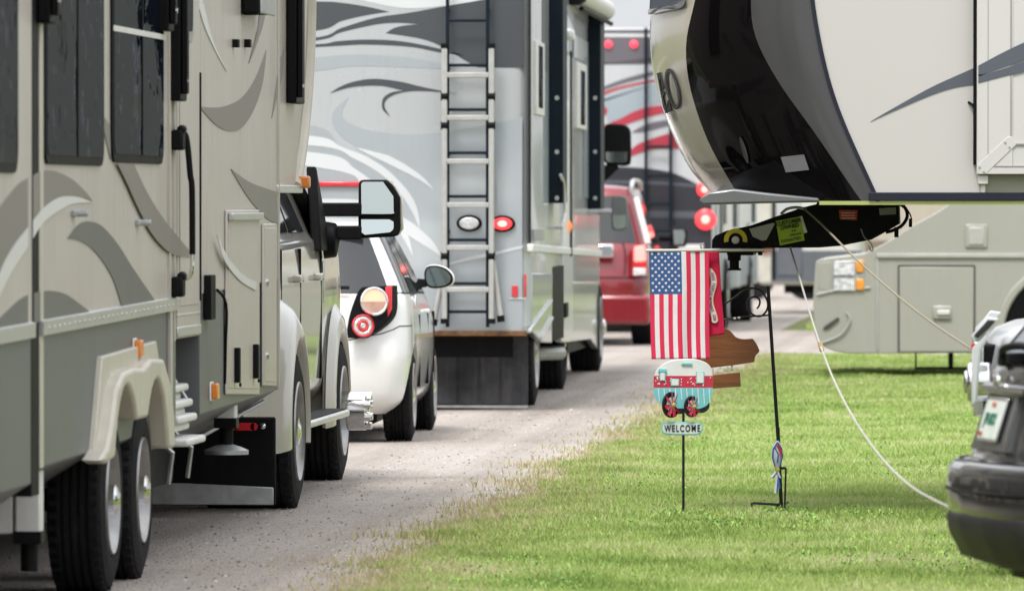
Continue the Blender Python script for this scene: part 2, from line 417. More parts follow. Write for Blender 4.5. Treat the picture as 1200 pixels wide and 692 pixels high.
# loose stones
st = MB()
for k in range(17000):
    y = 29+ (random.random()**1.5)*42; x = random.uniform(-8, edge_x(y)+.15)
    if random.random() < .5: x = random.uniform(-4.2, edge_x(y)+.2)
    s = random.choice([.003, .004, .004, .005, .006, .008, .011]) * random.uniform(.7, 1.2)
    if random.random() < .006: s *= 1.6
    a = random.random()*6
    v = []
    for i in range(5): v.append((x+s*math.cos(a+i*1.256)*random.uniform(.7, 1.1), y+s*math.sin(a+i*1.256)*random.uniform(.7, 1.1), .003))
    v.append((x+s*.1, y, .003+s*random.uniform(.6, 1)))
    st.add(v, [(i, (i+1) % 5, 5) for i in range(5)], random.choice((0, 0, 0, 1, 1, 0, 0, 0, 0, 1, 1, 2)))
tag(st.build('loose_gravel', [mat('pale_stone', (.36, .33, .30), .9, var=.4, scale=3), mat('dark_stone', (.16, .14, .125), .9, var=.3, scale=3), mat('white_stone', (.52, .49, .45), .9, var=.2, scale=3)], smooth=0, recalc=False),
    'small loose stones scattered over the pale gravel road', 'gravel', kind='stuff')

# grass: one object of several hundred thousand blades
def grass(name, n, yfun, xfun, hmin, hmax, w, cols, label, seedv):
    g_ = np.random.default_rng(seedv)
    y = yfun(g_, n); x = xfun(g_, y)
    h = g_.uniform(hmin, hmax, n)*(.85+.18*np.sin(x*3.1+y*.9)*np.sin(y*1.7+x)+.12*np.sin(x*9+y*.4))
    a = g_.uniform(0, 2*np.pi, n); lean = g_.uniform(.1, .9, n)*h
    dx, dy = np.cos(a), np.sin(a); la = g_.uniform(0, 2*np.pi, n)
    ww = w*g_.uniform(.6, 1.4, n)*np.clip(y/40, .8, 3)
    V = np.zeros((n, 5, 3), np.float32)
    V[:, 0] = np.stack([x-dx*ww, y-dy*ww, np.zeros(n)], 1); V[:, 1] = np.stack([x+dx*ww, y+dy*ww, np.zeros(n)], 1)
    mx_, my_ = x+np.cos(la)*lean*.35, y+np.sin(la)*lean*.35
    V[:, 2] = np.stack([mx_+dx*ww*.8, my_+dy*ww*.8, h*.6], 1); V[:, 3] = np.stack([mx_-dx*ww*.8, my_-dy*ww*.8, h*.6], 1)
    V[:, 4] = np.stack([x+np.cos(la)*lean, y+np.sin(la)*lean, h], 1)
    me = bpy.data.meshes.new(name); me.vertices.add(n*5); me.vertices.foreach_set('co', V.reshape(-1))
    base = np.arange(n)[:, None]*5
    loops = np.concatenate([base+np.array([[0, 1, 2, 3]]), base+np.array([[3, 2, 4]])], 1).astype(np.int32)
    me.loops.add(n*7); me.loops.foreach_set('vertex_index', loops.reshape(-1))
    me.polygons.add(n*2); ls = np.stack([np.arange(n)*7, np.arange(n)*7+4], 1).astype(np.int32)
    me.polygons.foreach_set('loop_start', ls.reshape(-1))
    me.update(calc_edges=True); me.validate()
    at = me.attributes.new('tint', 'FLOAT', 'POINT'); at.data.foreach_set('value', np.repeat(g_.random(n).astype(np.float32), 5))
    m_, N_, L_, b_ = nodes_mat(name+'_blades')
    A = N_.new('ShaderNodeAttribute'); A.attribute_name = 'tint'
    t_ = N_.new('ShaderNodeTexCoord'); nn = N_.new('ShaderNodeTexNoise'); nn.inputs['Scale'].default_value = .9; nn.inputs['Detail'].default_value = 5; nn.inputs['Roughness'].default_value = .65
    L_.new(t_.outputs['Object'], nn.inputs['Vector'])
    ad = N_.new('ShaderNodeMath'); ad.operation = 'MULTIPLY_ADD'; L_.new(nn.outputs[0], ad.inputs[0]); ad.inputs[1].default_value = 2.0; ad.inputs[2].default_value = -.76
    a2 = N_.new('ShaderNodeMath'); a2.operation = 'MULTIPLY_ADD'; L_.new(A.outputs['Fac'], a2.inputs[0]); a2.inputs[1].default_value = .55; L_.new(ad.outputs[0], a2.inputs[2])
    c_ = N_.new('ShaderNodeValToRGB'); e = c_.color_ramp.elements
    while len(e) < len(cols): e.new(.5)
    for i, (p, cc) in enumerate(cols): e[i].position = p; e[i].color = (*cc, 1)
    L_.new(a2.outputs[0], c_.inputs[0]); L_.new(c_.outputs[0], b_.inputs['Base Color'])
    b_.inputs['Roughness'].default_value = .55; b_.inputs['Specular IOR Level'].default_value = .3
    tl = N_.new('ShaderNodeBsdfTranslucent'); L_.new(c_.outputs[0], tl.inputs[0]); ms = N_.new('ShaderNodeMixShader'); ms.inputs[0].default_value = .3
    L_.new(b_.outputs[0], ms.inputs[1]); L_.new(tl.outputs[0], ms.inputs[2]); L_.new(ms.outputs[0], N_['Material Output'].inputs[0])
    me.materials.append(m_)
    o = bpy.data.objects.new(name, me); COL.objects.link(o)
    return tag(o, label, 'grass', kind='stuff')
EDGE = np.vectorize(edge_x)
def ynear(g_, n):
    u = g_.random(n); a, bb = 1/29.5, 1/82.0
    return 1/(a+(bb-a)*u)
def xin(g_, y): 
    x = EDGE(y)+.02+(g_.random(len(y))**1.12)*(3.9+0*y)
    return x
green = [(0, (.15, .24, .06)), (.25, (.26, .38, .09)), (.5, (.39, .53, .14)), (.74, (.52, .60, .24)), (.95, (.63, .58, .38))]
grass('grass', 430000, ynear, xin, .022, .052, .0027, green, 'green mown grass covering the ground right of the gravel road', 3)
def xfringe(g_, y): return EDGE(y)+g_.normal(.12, .20, len(y))+.06*np.sin(y*5)
dry = [(0, (.26, .30, .09)), (.35, (.38, .40, .16)), (.7, (.50, .42, .24)), (.95, (.55, .46, .30))]
grass('dry_grass', 26000, ynear, xfringe, .02, .06, .0035, dry, 'sparse straw coloured grass along the edge of the gravel road', 5)
def xleft(g_, y): return g_.uniform(-3, 20, len(y))
def yfar(g_, n): return g_.uniform(97.5, 125, n)
grass('grass', 90000, yfar, xleft, .04, .10, .010, green, 'green grass strip beyond the crossing gravel lane', 9)

# broad-leaved weeds and clover in the turf
wd_ = MB()
for k in range(2600):
    y = 1/(1/30.+(1/70.-1/30.)*random.random()); x = edge_x(y)+.1+random.random()*3.6
    if math.sin(x*2.3+y*.6)+math.sin(y*1.1-x) < .3: continue
    for j in range(random.randint(4, 8)):
        a = random.random()*6.28; r_ = random.uniform(.007, .017); z = random.uniform(.015, .042); xx = x+random.gauss(0, .04); yy = y+random.gauss(0, .06)
        dx_, dy_ = math.cos(a), math.sin(a)
        wd_.add([(xx, yy, z-.012), (xx+dx_*r_-dy_*r_*.5, yy+dy_*r_+dx_*r_*.5, z+.004), (xx+dx_*r_*1.7, yy+dy_*r_*1.7, z), (xx+dx_*r_+dy_*r_*.5, yy+dy_*r_-dx_*r_*.5, z+.004)], [(0, 1, 2, 3)], j % 2)
tag(wd_.build('weeds', [mat('clover_leaf', (.19, .36, .07), .6, var=.3, scale=2), mat('weed_leaf', (.26, .44, .07), .6, var=.3, scale=2)], smooth=0, recalc=False), 'broad leaved weeds and clover mixed into the green grass', 'weeds', kind='stuff')

# ================================================================== FIFTH WHEEL TRAILER ON THE LEFT
XA = -3.92
A = thing('fifth_wheel_trailer', 'beige fifth wheel trailer with taupe swooshes and tandem wheels, hitched to the pickup at left', 'trailer', (-5.2, 33, 0))
body = MB(); XL = -6.4
def zb(y): return .60+.0085*(y-30)
def sect(y0, y1, zlow0, zlow1, ztop, X=XA, tuck=True, mb=body, mi=0, xin_=XL):
    """body slice between two stations with a tucked lower skirt"""
    def ring(y, zl):
        if tuck: return [(X, y, ztop), (X, y, zl), (X-.3, y, zl-.19), (xin_, y, zl-.19), (xin_, y, ztop)]
        return [(X, y, ztop), (X, y, zl), (xin_, y, zl), (xin_, y, ztop)]
    a = ring(y0, zlow0); b_ = ring(y1, zlow1); n = len(a)
    mb.add(a+b_, [tuple(range(n)), tuple(range(2*n-1, n-1, -1))]+[((i+1) % n, i, i+n, (i+1) % n+n) for i in range(n)], mi)
ZT = 3.95
railz = lambda y: onX(1220-9000*3.92/y, 380-.178*(1220-9000*3.92/y-41.6), XA).z
up = MB(); low = MB()
r0, r1 = railz(30), railz(36)
R_ = lambda y: r0+(r1-r0)*(y-30)/6
def wallpiece(y0, y1, mb_up, mb_low, X=XA, ztop=ZT):
    # upper wall sits on the rail line, lower wall under it
    a = [(X, y0, ztop), (X, y0, R_(y0)), (XL, y0, R_(y0)), (XL, y0, ztop)]; b_ = [(X, y1, ztop), (X, y1, R_(y1)), (XL, y1, R_(y1)), (XL, y1, ztop)]
    mb_up.add(a+b_, [(0, 1, 2, 3), (7, 6, 5, 4), (1, 0, 4, 5), (2, 1, 5, 6), (3, 2, 6, 7), (0, 3, 7, 4)])
    X2 = X-.004
    def ring(y): return [(X2, y, R_(y)), (X2, y, zb(y)), (X2-.3, y, zb(y)-.19), (XL, y, zb(y)-.19), (XL, y, R_(y))]
    a = ring(y0); b_ = ring(y1); n = 5
    mb_low.add(a+b_, [tuple(range(n)), tuple(range(2*n-1, n-1, -1))]+[((i+1) % n, i, i+n, (i+1) % n+n) for i in range(n)])
wallpiece(29.88, 34.72, up, low)
YD0, YD1 = 34.72, 35.72
up.box(XA, XL, YD0, YD1, 1.02, ZT)
# section in front of the entry door: the grey starts at the same height
wallpiece(YD1, 39.35, up, low)
# gooseneck over the truck bed
def nose_ring(z, sl):
    return None
zs_ = [1.71, 2.3, 2.9, 3.4, ZT]; yn = [40.6, 41.15, 41.42, 41.5, 41.4]
gv = []; gf = []
for z, y in zip(zs_, yn):
    row = [(XL, 39.35, z)]+[(XL, y-.35, z), (XL+.25, y+.0, z), (XL+.7, y+.14, z), ((XA+XL)/2, y+.18, z), (XA-.7, y+.14, z), (XA-.25, y+.0, z), (XA-.06, y-.12, z), (XA, y-.35, z), (XA, 39.35, z)]
    gv += row
n = 10
for j in range(4):
    for i in range(n): gf.append((j*n+i, j*n+(i+1) % n, (j+1)*n+(i+1) % n, (j+1)*n+i))
gf += [tuple(range(n-1, -1, -1)), tuple(range(4*n, 5*n))]
up.add(gv, gf)
up.build('body', beige, A, bevel=.012)
low.build('lower_body', greyl, A, bevel=.006)
# rear slide-out section (nearest the camera)
so = MB(); so2 = MB(); XS = XA+.006
so.box(XS, XL, 25.2, 29.66, R_(28), ZT)
def ring(y): return [(XS-.004, y, R_(28)), (XS-.004, y, zb(30)-.05), (XS-.3, y, zb(30)-.24), (XL, y, zb(30)-.24), (XL, y, R_(28))]
a = ring(25.2); b_ = ring(29.66)
so2.add(a+b_, [tuple(range(5)), tuple(range(9, 4, -1))]+[((i+1) % 5, i, i+5, (i+1) % 5+5) for i in range(5)])
s_ = so.build('rear_wall', beige, A, bevel=.01); so2.build('rear_lower_panel', greyl, A, bevel=.006)
gp = MB(); gp.box(XA+.004, XL, 29.655, 29.885, .5, ZT-.02); gp.build('slide_seal', blackp, A)
e = MB(); e.box(XA-.002, XA+.005, 29.92, 30.02, .6, ZT); e.build('slide_flange', cream, A, bevel=.004)
# rails
rl = MB()
def rail(y0, y1, X, h=.045):
    rl.add([(X-.01, y0, R_(y0)-h), (X+.018, y0, R_(y0)-h), (X+.018, y0, R_(y0)+.01), (X-.01, y0, R_(y0)+.02), (X-.01, y1, R_(y1)-h), (X+.018, y1, R_(y1)-h), (X+.018, y1, R_(y1)+.01), (X-.01, y1, R_(y1)+.02)],
           [(0, 1, 2, 3), (7, 6, 5, 4), (0, 4, 5, 1), (1, 5, 6, 2), (2, 6, 7, 3), (3, 7, 4, 0)])
rail(29.92, 34.7, XA); rail(25.2, 29.64, XS)
for k in range(28):
    y = 30.1+k*.16; rl.cyl((XA+.018, y, R_(y)-.018), (XA+.022, y, R_(y)-.018), .006, 8)
rl.build('aluminium_rail', alu, A)
# corner posts and door
tr = MB()
for (px, w_, yl, yh) in ((196, .05, -60, 352), (201.5, .04, -60, 400)):
    p = onX(px, yl, XA); q = onX(px, yh, XA); tr.box(XA-.01, XA+.012, p.y, p.y+w_, q.z, ZT)
p = onX(197, 352, XA); tr.box(XA-.005, XA+.014, p.y, p.y+.07, .62, p.z)
tr.build('corner_trim', beige2, A, bevel=.004)
d = MB(); p0 = onX(206.5, 400, XA); p1 = onX(232.5, 400, XA)
d.box(XA-.02, XA+.006, p0.y, p1.y, 1.03, ZT-.2)
door = d.build('entry_door', beige2, A, bevel=.006)
d = MB(); d.box(XA+.006, XA+.010, p0.y+.08, p1.y-.06, 1.17, 3.4); d.build('door_panel', beige, door, bevel=.004)
d = MB(); d.box(XA-.01, XA+.012, p0.y-.02, p1.y+.02, 1.03, 1.075); d.box(XA, XA+.008, p0.y, p1.y, 1.12, 1.135); d.build('door_sill', alu, door, bevel=.004)
d = MB(); d.box(XA, XA+.012, p1.y+.012, p1.y+.03, onX(232, 352, XA).z, onX(232, 85, XA).z); d.build('door_hinge', blackp, door)
# grab handle
h_ = None
for (y0, y1) in ((152, 176), (324, 348)):
    gh = MB(); a = onX(200, y0, XA); b_ = onX(200, y1, XA); gh.box(XA, XA+.055, a.y, a.y+.12, b_.z, a.z); gh.cyl((XA+.045, a.y+.01, a.z-.0), (XA+.045, a.y+.1, a.z+.004), .02, 12)
    h_ = gh.build('handle_bracket', blackp, A, bevel=.012)
HP = lambda x, y: onY(x, y, 34.72)
gh2 = MB(); gh2.tube(cr([HP(211, 155), HP(217, 158), HP(220, 172), HP(223, 205), HP(225, 222), HP(225.5, 298)], 6, False), .014, 10)
gh3 = MB(); gh3.tube(cr([HP(225.5, 296), HP(225, 314), HP(221, 325), HP(210, 328)], 6, False), .010, 10)
h_ = gh2.build('grab_handle', black, A); gh3.build('handle_foot', chrome, h_)

def window_on_side(name, parent, X, quad, frame=.035, out=.012, gm=glass, fm=blackp, r=.09, split=None, label=None):
    """quad in pixels (px0, y_top, px1, y_bottom) on the plane x = X"""
    a = onX(quad[0], quad[3], X); b_ = onX(quad[2], quad[3], X); zt = min(onX(quad[0], quad[1], X).z, ZT-.15) if quad[1] > -200 else quad[1]
    y0, y1, z0, z1 = a.y, b_.y, a.z, zt
    def rr(y0, y1, z0, z1, r):
        pts = []
        for (cy, cz, a0) in ((y1-r, z1-r, 0), (y0+r, z1-r, 90), (y0+r, z0+r, 180), (y1-r, z0+r, 270)):
            for k in range(6): t = R(a0+90*k/5); pts.append((cy+r*math.cos(t), cz+r*math.sin(t)))
        return pts
    f = MB(); f.prism([(X+out, y, z) for y, z in rr(y0, y1, z0, z1, r)], (-out-.01, 0, 0)); w = f.build(name, fm, parent, bevel=.003, label=label)
    g_ = MB(); g_.prism([(X+out+.003, y, z) for y, z in rr(y0+frame, y1-frame, z0+frame, z1-frame, max(.02, r-frame*.6))], (-.004, 0, 0)); g_.build('pane', gm, w)
    if split:
        ym = y0+(y1-y0)*split; s = MB(); s.box(X+out+.002, X+out+.007, ym-.012, ym+.012, z0+frame, z1-frame); s.build('mullion', fm, w)
    return w
window_on_side('window', A, XS, (-120, -160, 18, 199), split=.3)
window_on_side('window', A, XA, (50, -40, 119, 192), split=.52)
window_on_side('window', A, XA, (129, -40, 189, 190), split=.55)
hb = MB(); a = onX(129, 33, XA); b_ = onX(189, 33, XA); hb.box(XA+.014, XA+.02, a.y, b_.y, a.z-.012, a.z+.012); hb.build('window_rail', offwhite, A)
# small upper door window, light, awning arms
window_on_side('window', A, XA+.01, (212, -60, 224, 48), frame=.05, fm=steel, r=.08)
aw = MB()
def arm(px0, px1, ybot, X=XA, dep=.10, mb=aw, ztop=3.7):
    a = onX(px0, ybot, X); b_ = onX(px1, ybot, X); w_ = b_.y-a.y
    mb.box(X+.004, X+dep*.55, a.y, a.y+w_, a.z, ztop)
    return a.y, a.z
for (p, q, yb) in ((42, 50, 27), (183, 190, 36), (197, 205, 118), (335, 345, 121)):
    am = MB(); y, z = arm(p, q, yb, mb=am); am.box(XA+.055, XA+.085, y+.02, y+.10, z+.03, 3.7)
    ao = am.build('awning_arm', black, A, bevel=.008)
    bo = MB(); bo.cyl((XA+.085, y+.03, z+.09), (XA+.093, y+.03, z+.09), .013, 10); bo.build('bolt', chrome, ao)
li = MB(); a = onX(282, 18, XA); b_ = onX(300, 18, XA)
li.prism([(XA+.09, a.y, a.z), (XA+.09, b_.y, b_.z), (XA+.09, b_.y, b_.z+.25), (XA+.09, a.y, a.z+.25)], (-.09, 0, 0)); lo_ = li.build('porch_light', blackp, A, bevel=.02)
li = MB(); li.box(XA+.088, XA+.1, a.y+.05, b_.y-.03, a.z+.01, a.z+.1); li.build('light_lens', steel, lo_, bevel=.01)
for px in (272, 286):
    s = MB(); a = onX(px, 52, XA); s.box(XA, XA+.03, a.y, a.y+.08, a.z-.015, a.z+.025); s.build('speaker_clip', blackp, A, bevel=.004)
for (px, y) in ((86, 250), (161, 261)):
    s = MB(); a = onX(px, y, XA); s.box(XA, XA+.02, a.y-.08, a.y+.05, a.z-.012, a.z+.012); s.cyl((XA, a.y, a.z), (XA+.06, a.y, a.z), .014, 10); s.build('window_latch', steel, A, bevel=.003)
# swoosh graphics
gr = MB(); XG = XA+.0045
def sw(o, mi, lift=0, n=6): swoosh(gr, o, lambda x, y: onX(x, y, XG+lift), (-.004, 0, 0), mi, n)
sw([(39, 206, 1), (45, 202), (62, 200), (83, 209), (100, 224), (109, 236, 1), (90, 229.5), (69, 230.5), (52, 242), (39, 257, 1)], 0)
sw([(109, 237, 1), (90, 230.5), (69, 231.5), (52, 243), (39, 258, 1), (39, 279, 1), (50, 262), (64, 250), (85, 239)], 2, .001)
sw([(80, 279, 1), (94, 262), (107.5, 259.7), (121, 266), (139, 287), (156, 314), (182, 352, 1), (143, 358.5, 1), (132, 325), (114, 297), (97, 283)], 1)
sw([(40, 343, 1), (59, 340.5), (76, 344), (90, 353), (107, 366.5, 1), (40, 378.5, 1)], 1)
sw([(138, 192, 1), (157, 192, 1), (173, 226), (194, 259), (222, 293, 1), (222, 302, 1), (201, 297), (180, 276), (163, 245), (149, 214)], 0, .008)
sw([(119, 132, 1), (129, 147, 1), (130, 187, 1), (122, 152)], 0)
sw([(234, 125, 1), (260, 125.5), (284, 114.5), (301, 90), (312.5, 59, 1), (308, 97), (298, 128), (284, 149), (270, 153.6), (253, 146)], 0)
sw([(231, -30, 1), (248, 42), (266, 84, 1), (253, 60), (238, 25), (224, -30, 1)], 2)
sw([(312, -30, 1), (311, 17), (301, 52), (292, 74.6, 1), (299.7, 45), (304, 21), (305, -30, 1)], 0)
sw([(333, 55, 1), (332, 85), (326, 110), (319, 139, 1), (323, 108), (328, 75)], 0)
sw([(271, 198, 1), (294, 214), (324, 224.5, 1), (326, 262, 1), (312, 255), (291, 231)], 0)
sw([(254.6, 275, 1), (267, 300), (284, 321), (301, 331, 1), (300, 340, 1), (281, 328), (263, 304)], 2, .02)
gr.build('body_graphics', [taupe, taupe2, hilite], A, smooth=0, recalc=False)
gr = MB(); XG = XS+.0045
sw([(-60, 330, 1), (-20, 268), (0, 243), (21, 217), (33, 209, 1), (33, 265, 1), (14, 290), (0, 318), (-20, 372, 1)], 0)
sw([(33, 268, 1), (14, 293), (0, 321), (-20, 375, 1), (-20, 388, 1), (3, 340), (14, 318), (33, 289, 1)], 2)
sw([(-30, 400, 1), (0, 373), (21, 353), (33, 345.5, 1), (33, 379, 1), (-30, 390, 1)], 1)
gr.build('body_graphics', [taupe, taupe2, hilite], A, smooth=0, recalc=False)
# baggage doors
def side_panel(name, px0, px1, y0, y1, X, fr=.03, m1=beige2, parent=A, out=.014):
    a = onX(px0, y1, X); b_ = onX(px1, y1, X); zt = onX(px0, y0, X).z; zl = a.z
    f = MB(); f.prism([(X+out, a.y, zl), (X+out, b_.y, b_.z), (X+out, b_.y, zt), (X+out, a.y, zt)], (-out, 0, 0)); o = f.build(name, m1, parent, bevel=.008)
    f = MB(); f.prism([(X+out+.004, a.y+fr*1.6, zl+fr), (X+out+.004, b_.y-fr*1.6, b_.z+fr), (X+out+.004, b_.y-fr*1.6, zt-fr), (X+out+.004, a.y+fr*1.6, zt-fr)], (-.006, 0, 0)); f.build('inner_panel', beige2, o, bevel=.004)
    return o, a, b_, zt
o, a, b_, zt = side_panel('baggage_door', 263, 301, 246, 462, XA)
h = MB()
for f in (.2, .78):
    y = a.y+(b_.y-a.y)*f; h.box(XA+.018, XA+.045, y-.03, y+.03, a.z+.05, a.z+.22); h.box(XA+.04, XA+.05, y-.02, y+.02, a.z+.03, a.z+.05)
h.build('latch', blackp, o, bevel=.008)
h = MB(); h.box(XA+.016, XA+.04, a.y+.03, b_.y-.03, zt-.05, zt-.015); h.build('hinge', alu, o, bevel=.004)
o, a, b_, zt = side_panel('utility_door', 306, 321, 262, 452, XA, fr=.022)
h = MB()
for z in (a.z+.15, a.z+.52): h.cyl((XA+.018, a.y+.1, z), (XA+.03, a.y+.1, z), .018, 12)
h.build('lock', chrome, o)
tr = MB(); a = onX(326, 452, XA); tr.box(XA-.02, XA+.012, a.y-.05, 39.36, zb(39.3), ZT-.02); tr.build('corner_moulding', beige2, A, bevel=.008)
# nose moulding
tr = MB(); pts = [onX(368, -40, XA), onX(367, 40, XA), onX(363.5, 110, XA), onX(357.5, 170, XA), onX(350, 219, XA)]
tr.tube([(XA-.02, p.y-.0, p.z) for p in cr(pts, 5, False)], .035, 10); tr.build('nose_moulding', cream, A)
tr = MB(); tr.box(XA-.03, XA+.01, 39.3, 40.6, 1.69, 1.73); tr.build('gooseneck_trim', alu, A, bevel=.004)
# electrical inlet
e = MB(); a = onX(241, 332, XA); e.box(XA, XA+.035, a.y-.08, a.y+.12, a.z-.17, a.z+.04)
e.tube(cr([(XA+.04, a.y+.12, a.z-.03), (XA+.07, a.y+.25, a.z-.1), (XA+.06, a.y+.32, a.z-.3), (XA+.05, a.y+.38, a.z-.48)], 4, False), .008, 6)
e.build('cable_inlet', blackp, A, bevel=.005)
# marker lights
def marker(px, y, X, m_, parent, w=.10, h=.075, d=.03):
    a = onX(px, y, X); k = MB(); k.box(X, X+.008, a.y-w/2-.03, a.y+w/2+.01, a.z-h/2-.008, a.z+h/2+.008); o = k.build('marker_light', offwhite, parent, bevel=.004)
    k = MB(); k.box(X+.008, X+.008+d, a.y-w/2, a.y+w/2, a.z-h/2, a.z+h/2); k.build('lens', m_, o, bevel=.008, seg=3)
marker(157, 408, XA-.004, amber, A); marker(247, 458, XA-.004, amber, A)
p = onX(350, 216, XA); k = MB(); k.box(XA-.06, XA+.055, p.y+.03, p.y+.10, p.z-.02, p.z+.045); k.build('clearance_light', amber, A, bevel=.012)
# wheels and fender
YW = (33.3, 32.2)
for yw in YW: wheel(A, (XA+.012, yw, .39), .39, .24, 1, .225, alu, 8, hub=.02)
fd = MB()
def arcp(cy, r, a0, a1, n=10): return [(cy+r*math.cos(R(a0+(a1-a0)*k/n)), .39+r*math.sin(R(a0+(a1-a0)*k/n))) for k in range(n+1)]
outer = [(33.98, .55), (33.95, .70), (33.8, .85), (33.55, .955), (33.1, .965), (32.8, .93), (32.45, .94), (32.1, .925), (31.85, .86), (31.70, .72), (31.55, .63), (31.3, .585)]
inner = [(31.5, .565)]+[(y, z) for y, z in arcp(32.2, .485, 157, 42)]+[(y, z) for y, z in arcp(33.3, .485, 138, 20)]
def band(outer, inner, X0, X1, mb):
    mb.prism([(X1, y, z) for y, z in outer+inner], (X0-X1, 0, 0))
band(outer, inner, XA-.02, XA+.078, fd)
fo = fd.build('wheel_arch', cream, A, bevel=.018, seg=3)
fl_ = MB(); fl_.prism([(XA+.02, 31.5, .60), (XA+.02, 31.6, .72), (XA+.02, 31.8, 1.0), (XA+.02, 33.75, 1.03), (XA+.02, 33.98, .86), (XA+.02, 34.02, .60), (XA+.02, 33.9, .62), (XA+.02, 33.6, .8), (XA+.02, 32.0, .8)], (-.03, 0, 0)); fl_.build('arch_flange', cream, fo, bevel=.006)
# steps, bay, frame and jacks
bay = MB(); bay.box(XA-.28, XL, YD0+.02, YD1-.02, .45, 1.02); bay.box(XA-.5, XL+.3, 26, 39, .22, .42)
bay.box(XA-.45, XL+.2, 31.2, 34.4, .25, .7)
for y in YW: bay.cyl((XA-.2, y, .39), (XL+.2, y, .39), .05, 10)
bay.box(XL, XL+.03, 25.3, 39.3, .10, .5); bay.box(XA-.4, XL, 28.9, 28.95, .08, .5)  # far-side skirt and cross panel, added out of view to darken the ground
bay.build('chassis', black, A)
for y in YW: wheel(A, (XL-.012, y, .39), .39, .24, -1, .225, alu, 8, hub=.075)
stp = MB()
for i, (py, dx) in enumerate(((425, -.10), (452, -.04), (470, -.02), (487, .0), (513, .04))):
    z = onX(215, py, XA).z; stp.box(XA+dx-.2, XA+dx, YD0+.12, YD1-.14, z-.035, z)
    if i in (1, 2, 3): stp.box(XA+dx-.15, XA+dx-.03, YD0+.14, YD1-.2, z-.075, z-.04)
so_ = stp.build('entry_steps', offwhite, A, bevel=.012)
for y in (YD0+.1, YD1-.12):
    s = MB(); s.tube([(XA-.2, y, .95), (XA-.05, y, .72), (XA-.16, y, .62), (XA-.03, y, .5), (XA-.05, y, .36)], .012, 6); s.build('step_bracket', steel, so_)
def jack(X, Y, ztop, zfoot, fw, foot=True):
    j = MB(); j.box(X-.05, X+.05, Y-.06, Y+.06, zfoot+.13, ztop); j.box(X-.13, X-.06, Y-.05, Y+.05, zfoot+.15, ztop)
    o = j.build('landing_jack', offwhite, A, bevel=.008)
    k = MB(); k.cyl((X, Y, zfoot), (X, Y, zfoot+.14), .035, 14); k.box(X-.055, X+.055, Y-.065, Y+.065, zfoot+.11, zfoot+.16); k.build('jack_leg', black, o)
    if foot: k = MB(); k.lathe((X, Y, zfoot), (0, 0, 1), [(0, -.02), (fw, -.02), (fw, 0), (fw*.7, .015), (.03, .03), (0, .03)], 24); k.build('jack_foot', steel, o)
jack(XA-.09, 37.7, .66, .42, .11)
jack(XA-.09, 30.3, .6, .18, .10, False)
sk = MB(); sk.tube([(XA-.3, 38.0, .45), (XA-.06, 39.2, .62)], .012, 6); sk.build('jack_brace', steel, A)

# ================================================================== PICKUP TRUCK
T = thing('pickup_truck', 'white dually pickup with black towing mirror and chrome hub, towing the beige fifth wheel trailer', 'pickup truck', (-5.17, 39.62, 0), local=True)
truckp = mat('pearl_white_paint', (.44, .415, .365), .22, 0, .04, 2, coat=1, dirt=.12)
tcont = [(0, 0), (.35, .001), (.62, .002), (.9, .004), (.985, .012), (1, .03), (1, .10), (1, .36), (1, .40), (1, .70), (1, .74), (.985, .88), (.95, .955), (.6, .99), (.3, .996), (0, 1)]
rings = [(.92, .25, 6.45, .50, 0), (.985, .12, 6.5, .58, 0), (1.0, .02, 6.62, .86, 0), (1.005, 0, 6.62, 1.15, 0), (.985, .03, 6.5, 1.40, .0), (.95, 2.25, 5.05, 1.47, 0), (.80, 2.42, 4.25, 1.90, 0), (.70, 2.5, 4.1, 1.98, 0), (.3, 2.7, 3.9, 2.0, 0)]
bo, go = car_shell(T, rings, truckp, glasscar, [(7, 9), (9, 11)][:0]+[(6, 7), (8, 9)], 3, 12, 5, cont=tcont, arches=[(1.38, .41, .53, .45), (5.58, .41, .5, .45)], sub=4)
ch = MB(); ch.box(-.8, .75, .3, 6.3, .22, .62); ch.box(-.9, .9, 2.1, 4.9, .33, .5)
for y in (1.38, 5.58): ch.cyl((-.85, y, .41), (.85, y, .41), .08, 12)
ch.build('chassis', black, T)
# dually flare
def flare(parent, y, z, X0, X1, rin, rout, m_, a0=-8, a1=188, name='wheel_flare'):
    f = MB(); prof = [(rin, X1-.02-.25), (rin, X1-.02), (rin+.02, X1), (rin+.07, X1-.005), (rin+.16, X1-.05), (rin+(rout-rin)*.7, X0+.05), (rout, X0-.01)]
    f.grid(lambda i, j: (prof[int(j)][1], y+prof[int(j)][0]*math.cos(R(i))*1.0, z+prof[int(j)][0]*math.sin(R(i))), list(np.linspace(a0, a1, 30)), list(range(len(prof))))
    return f.build(name, m_, parent, smooth=50)
flare(T, 1.38, .41, 1.0, 1.215, .50, .86, truckp)
flare(T, 5.58, .41, 1.0, 1.06, .47, .60, truckp, name='front_wheel_flare')
for sx in (1,):
    wheel(T, (1.2, 1.38, .415), .415, .5, 1, .26, alu, 8, hub=.0)
    wheel(T, (1.06, 5.58, .41), .41, .25, 1, .26, alu, 8, hub=.03)
wheel(T, (-1.2, 1.38, .415), .415, .5, -1, .26, alu, 8, hub=.0); wheel(T, (-1.06, 5.58, .41), .41, .25, -1, .26, alu, 8, hub=.03)
hb = MB(); hb.lathe((1.06, 5.58, .41), (1, 0, 0), [(.17, -.08), (.17, -.03), (.115, -.015), (.115, .13), (.1, .14), (.06, .145), (.06, .155), (0, .155)], 32)
for k in range(8):
    a = 2*math.pi*(k+.5)/8; hb.cyl((1.19, 5.58+.095*math.cos(a), .41+.095*math.sin(a)), (1.225, 5.58+.095*math.cos(a), .41+.095*math.sin(a)), .022, 8)
hb.build('front_hub', chrome, T, smooth=35)
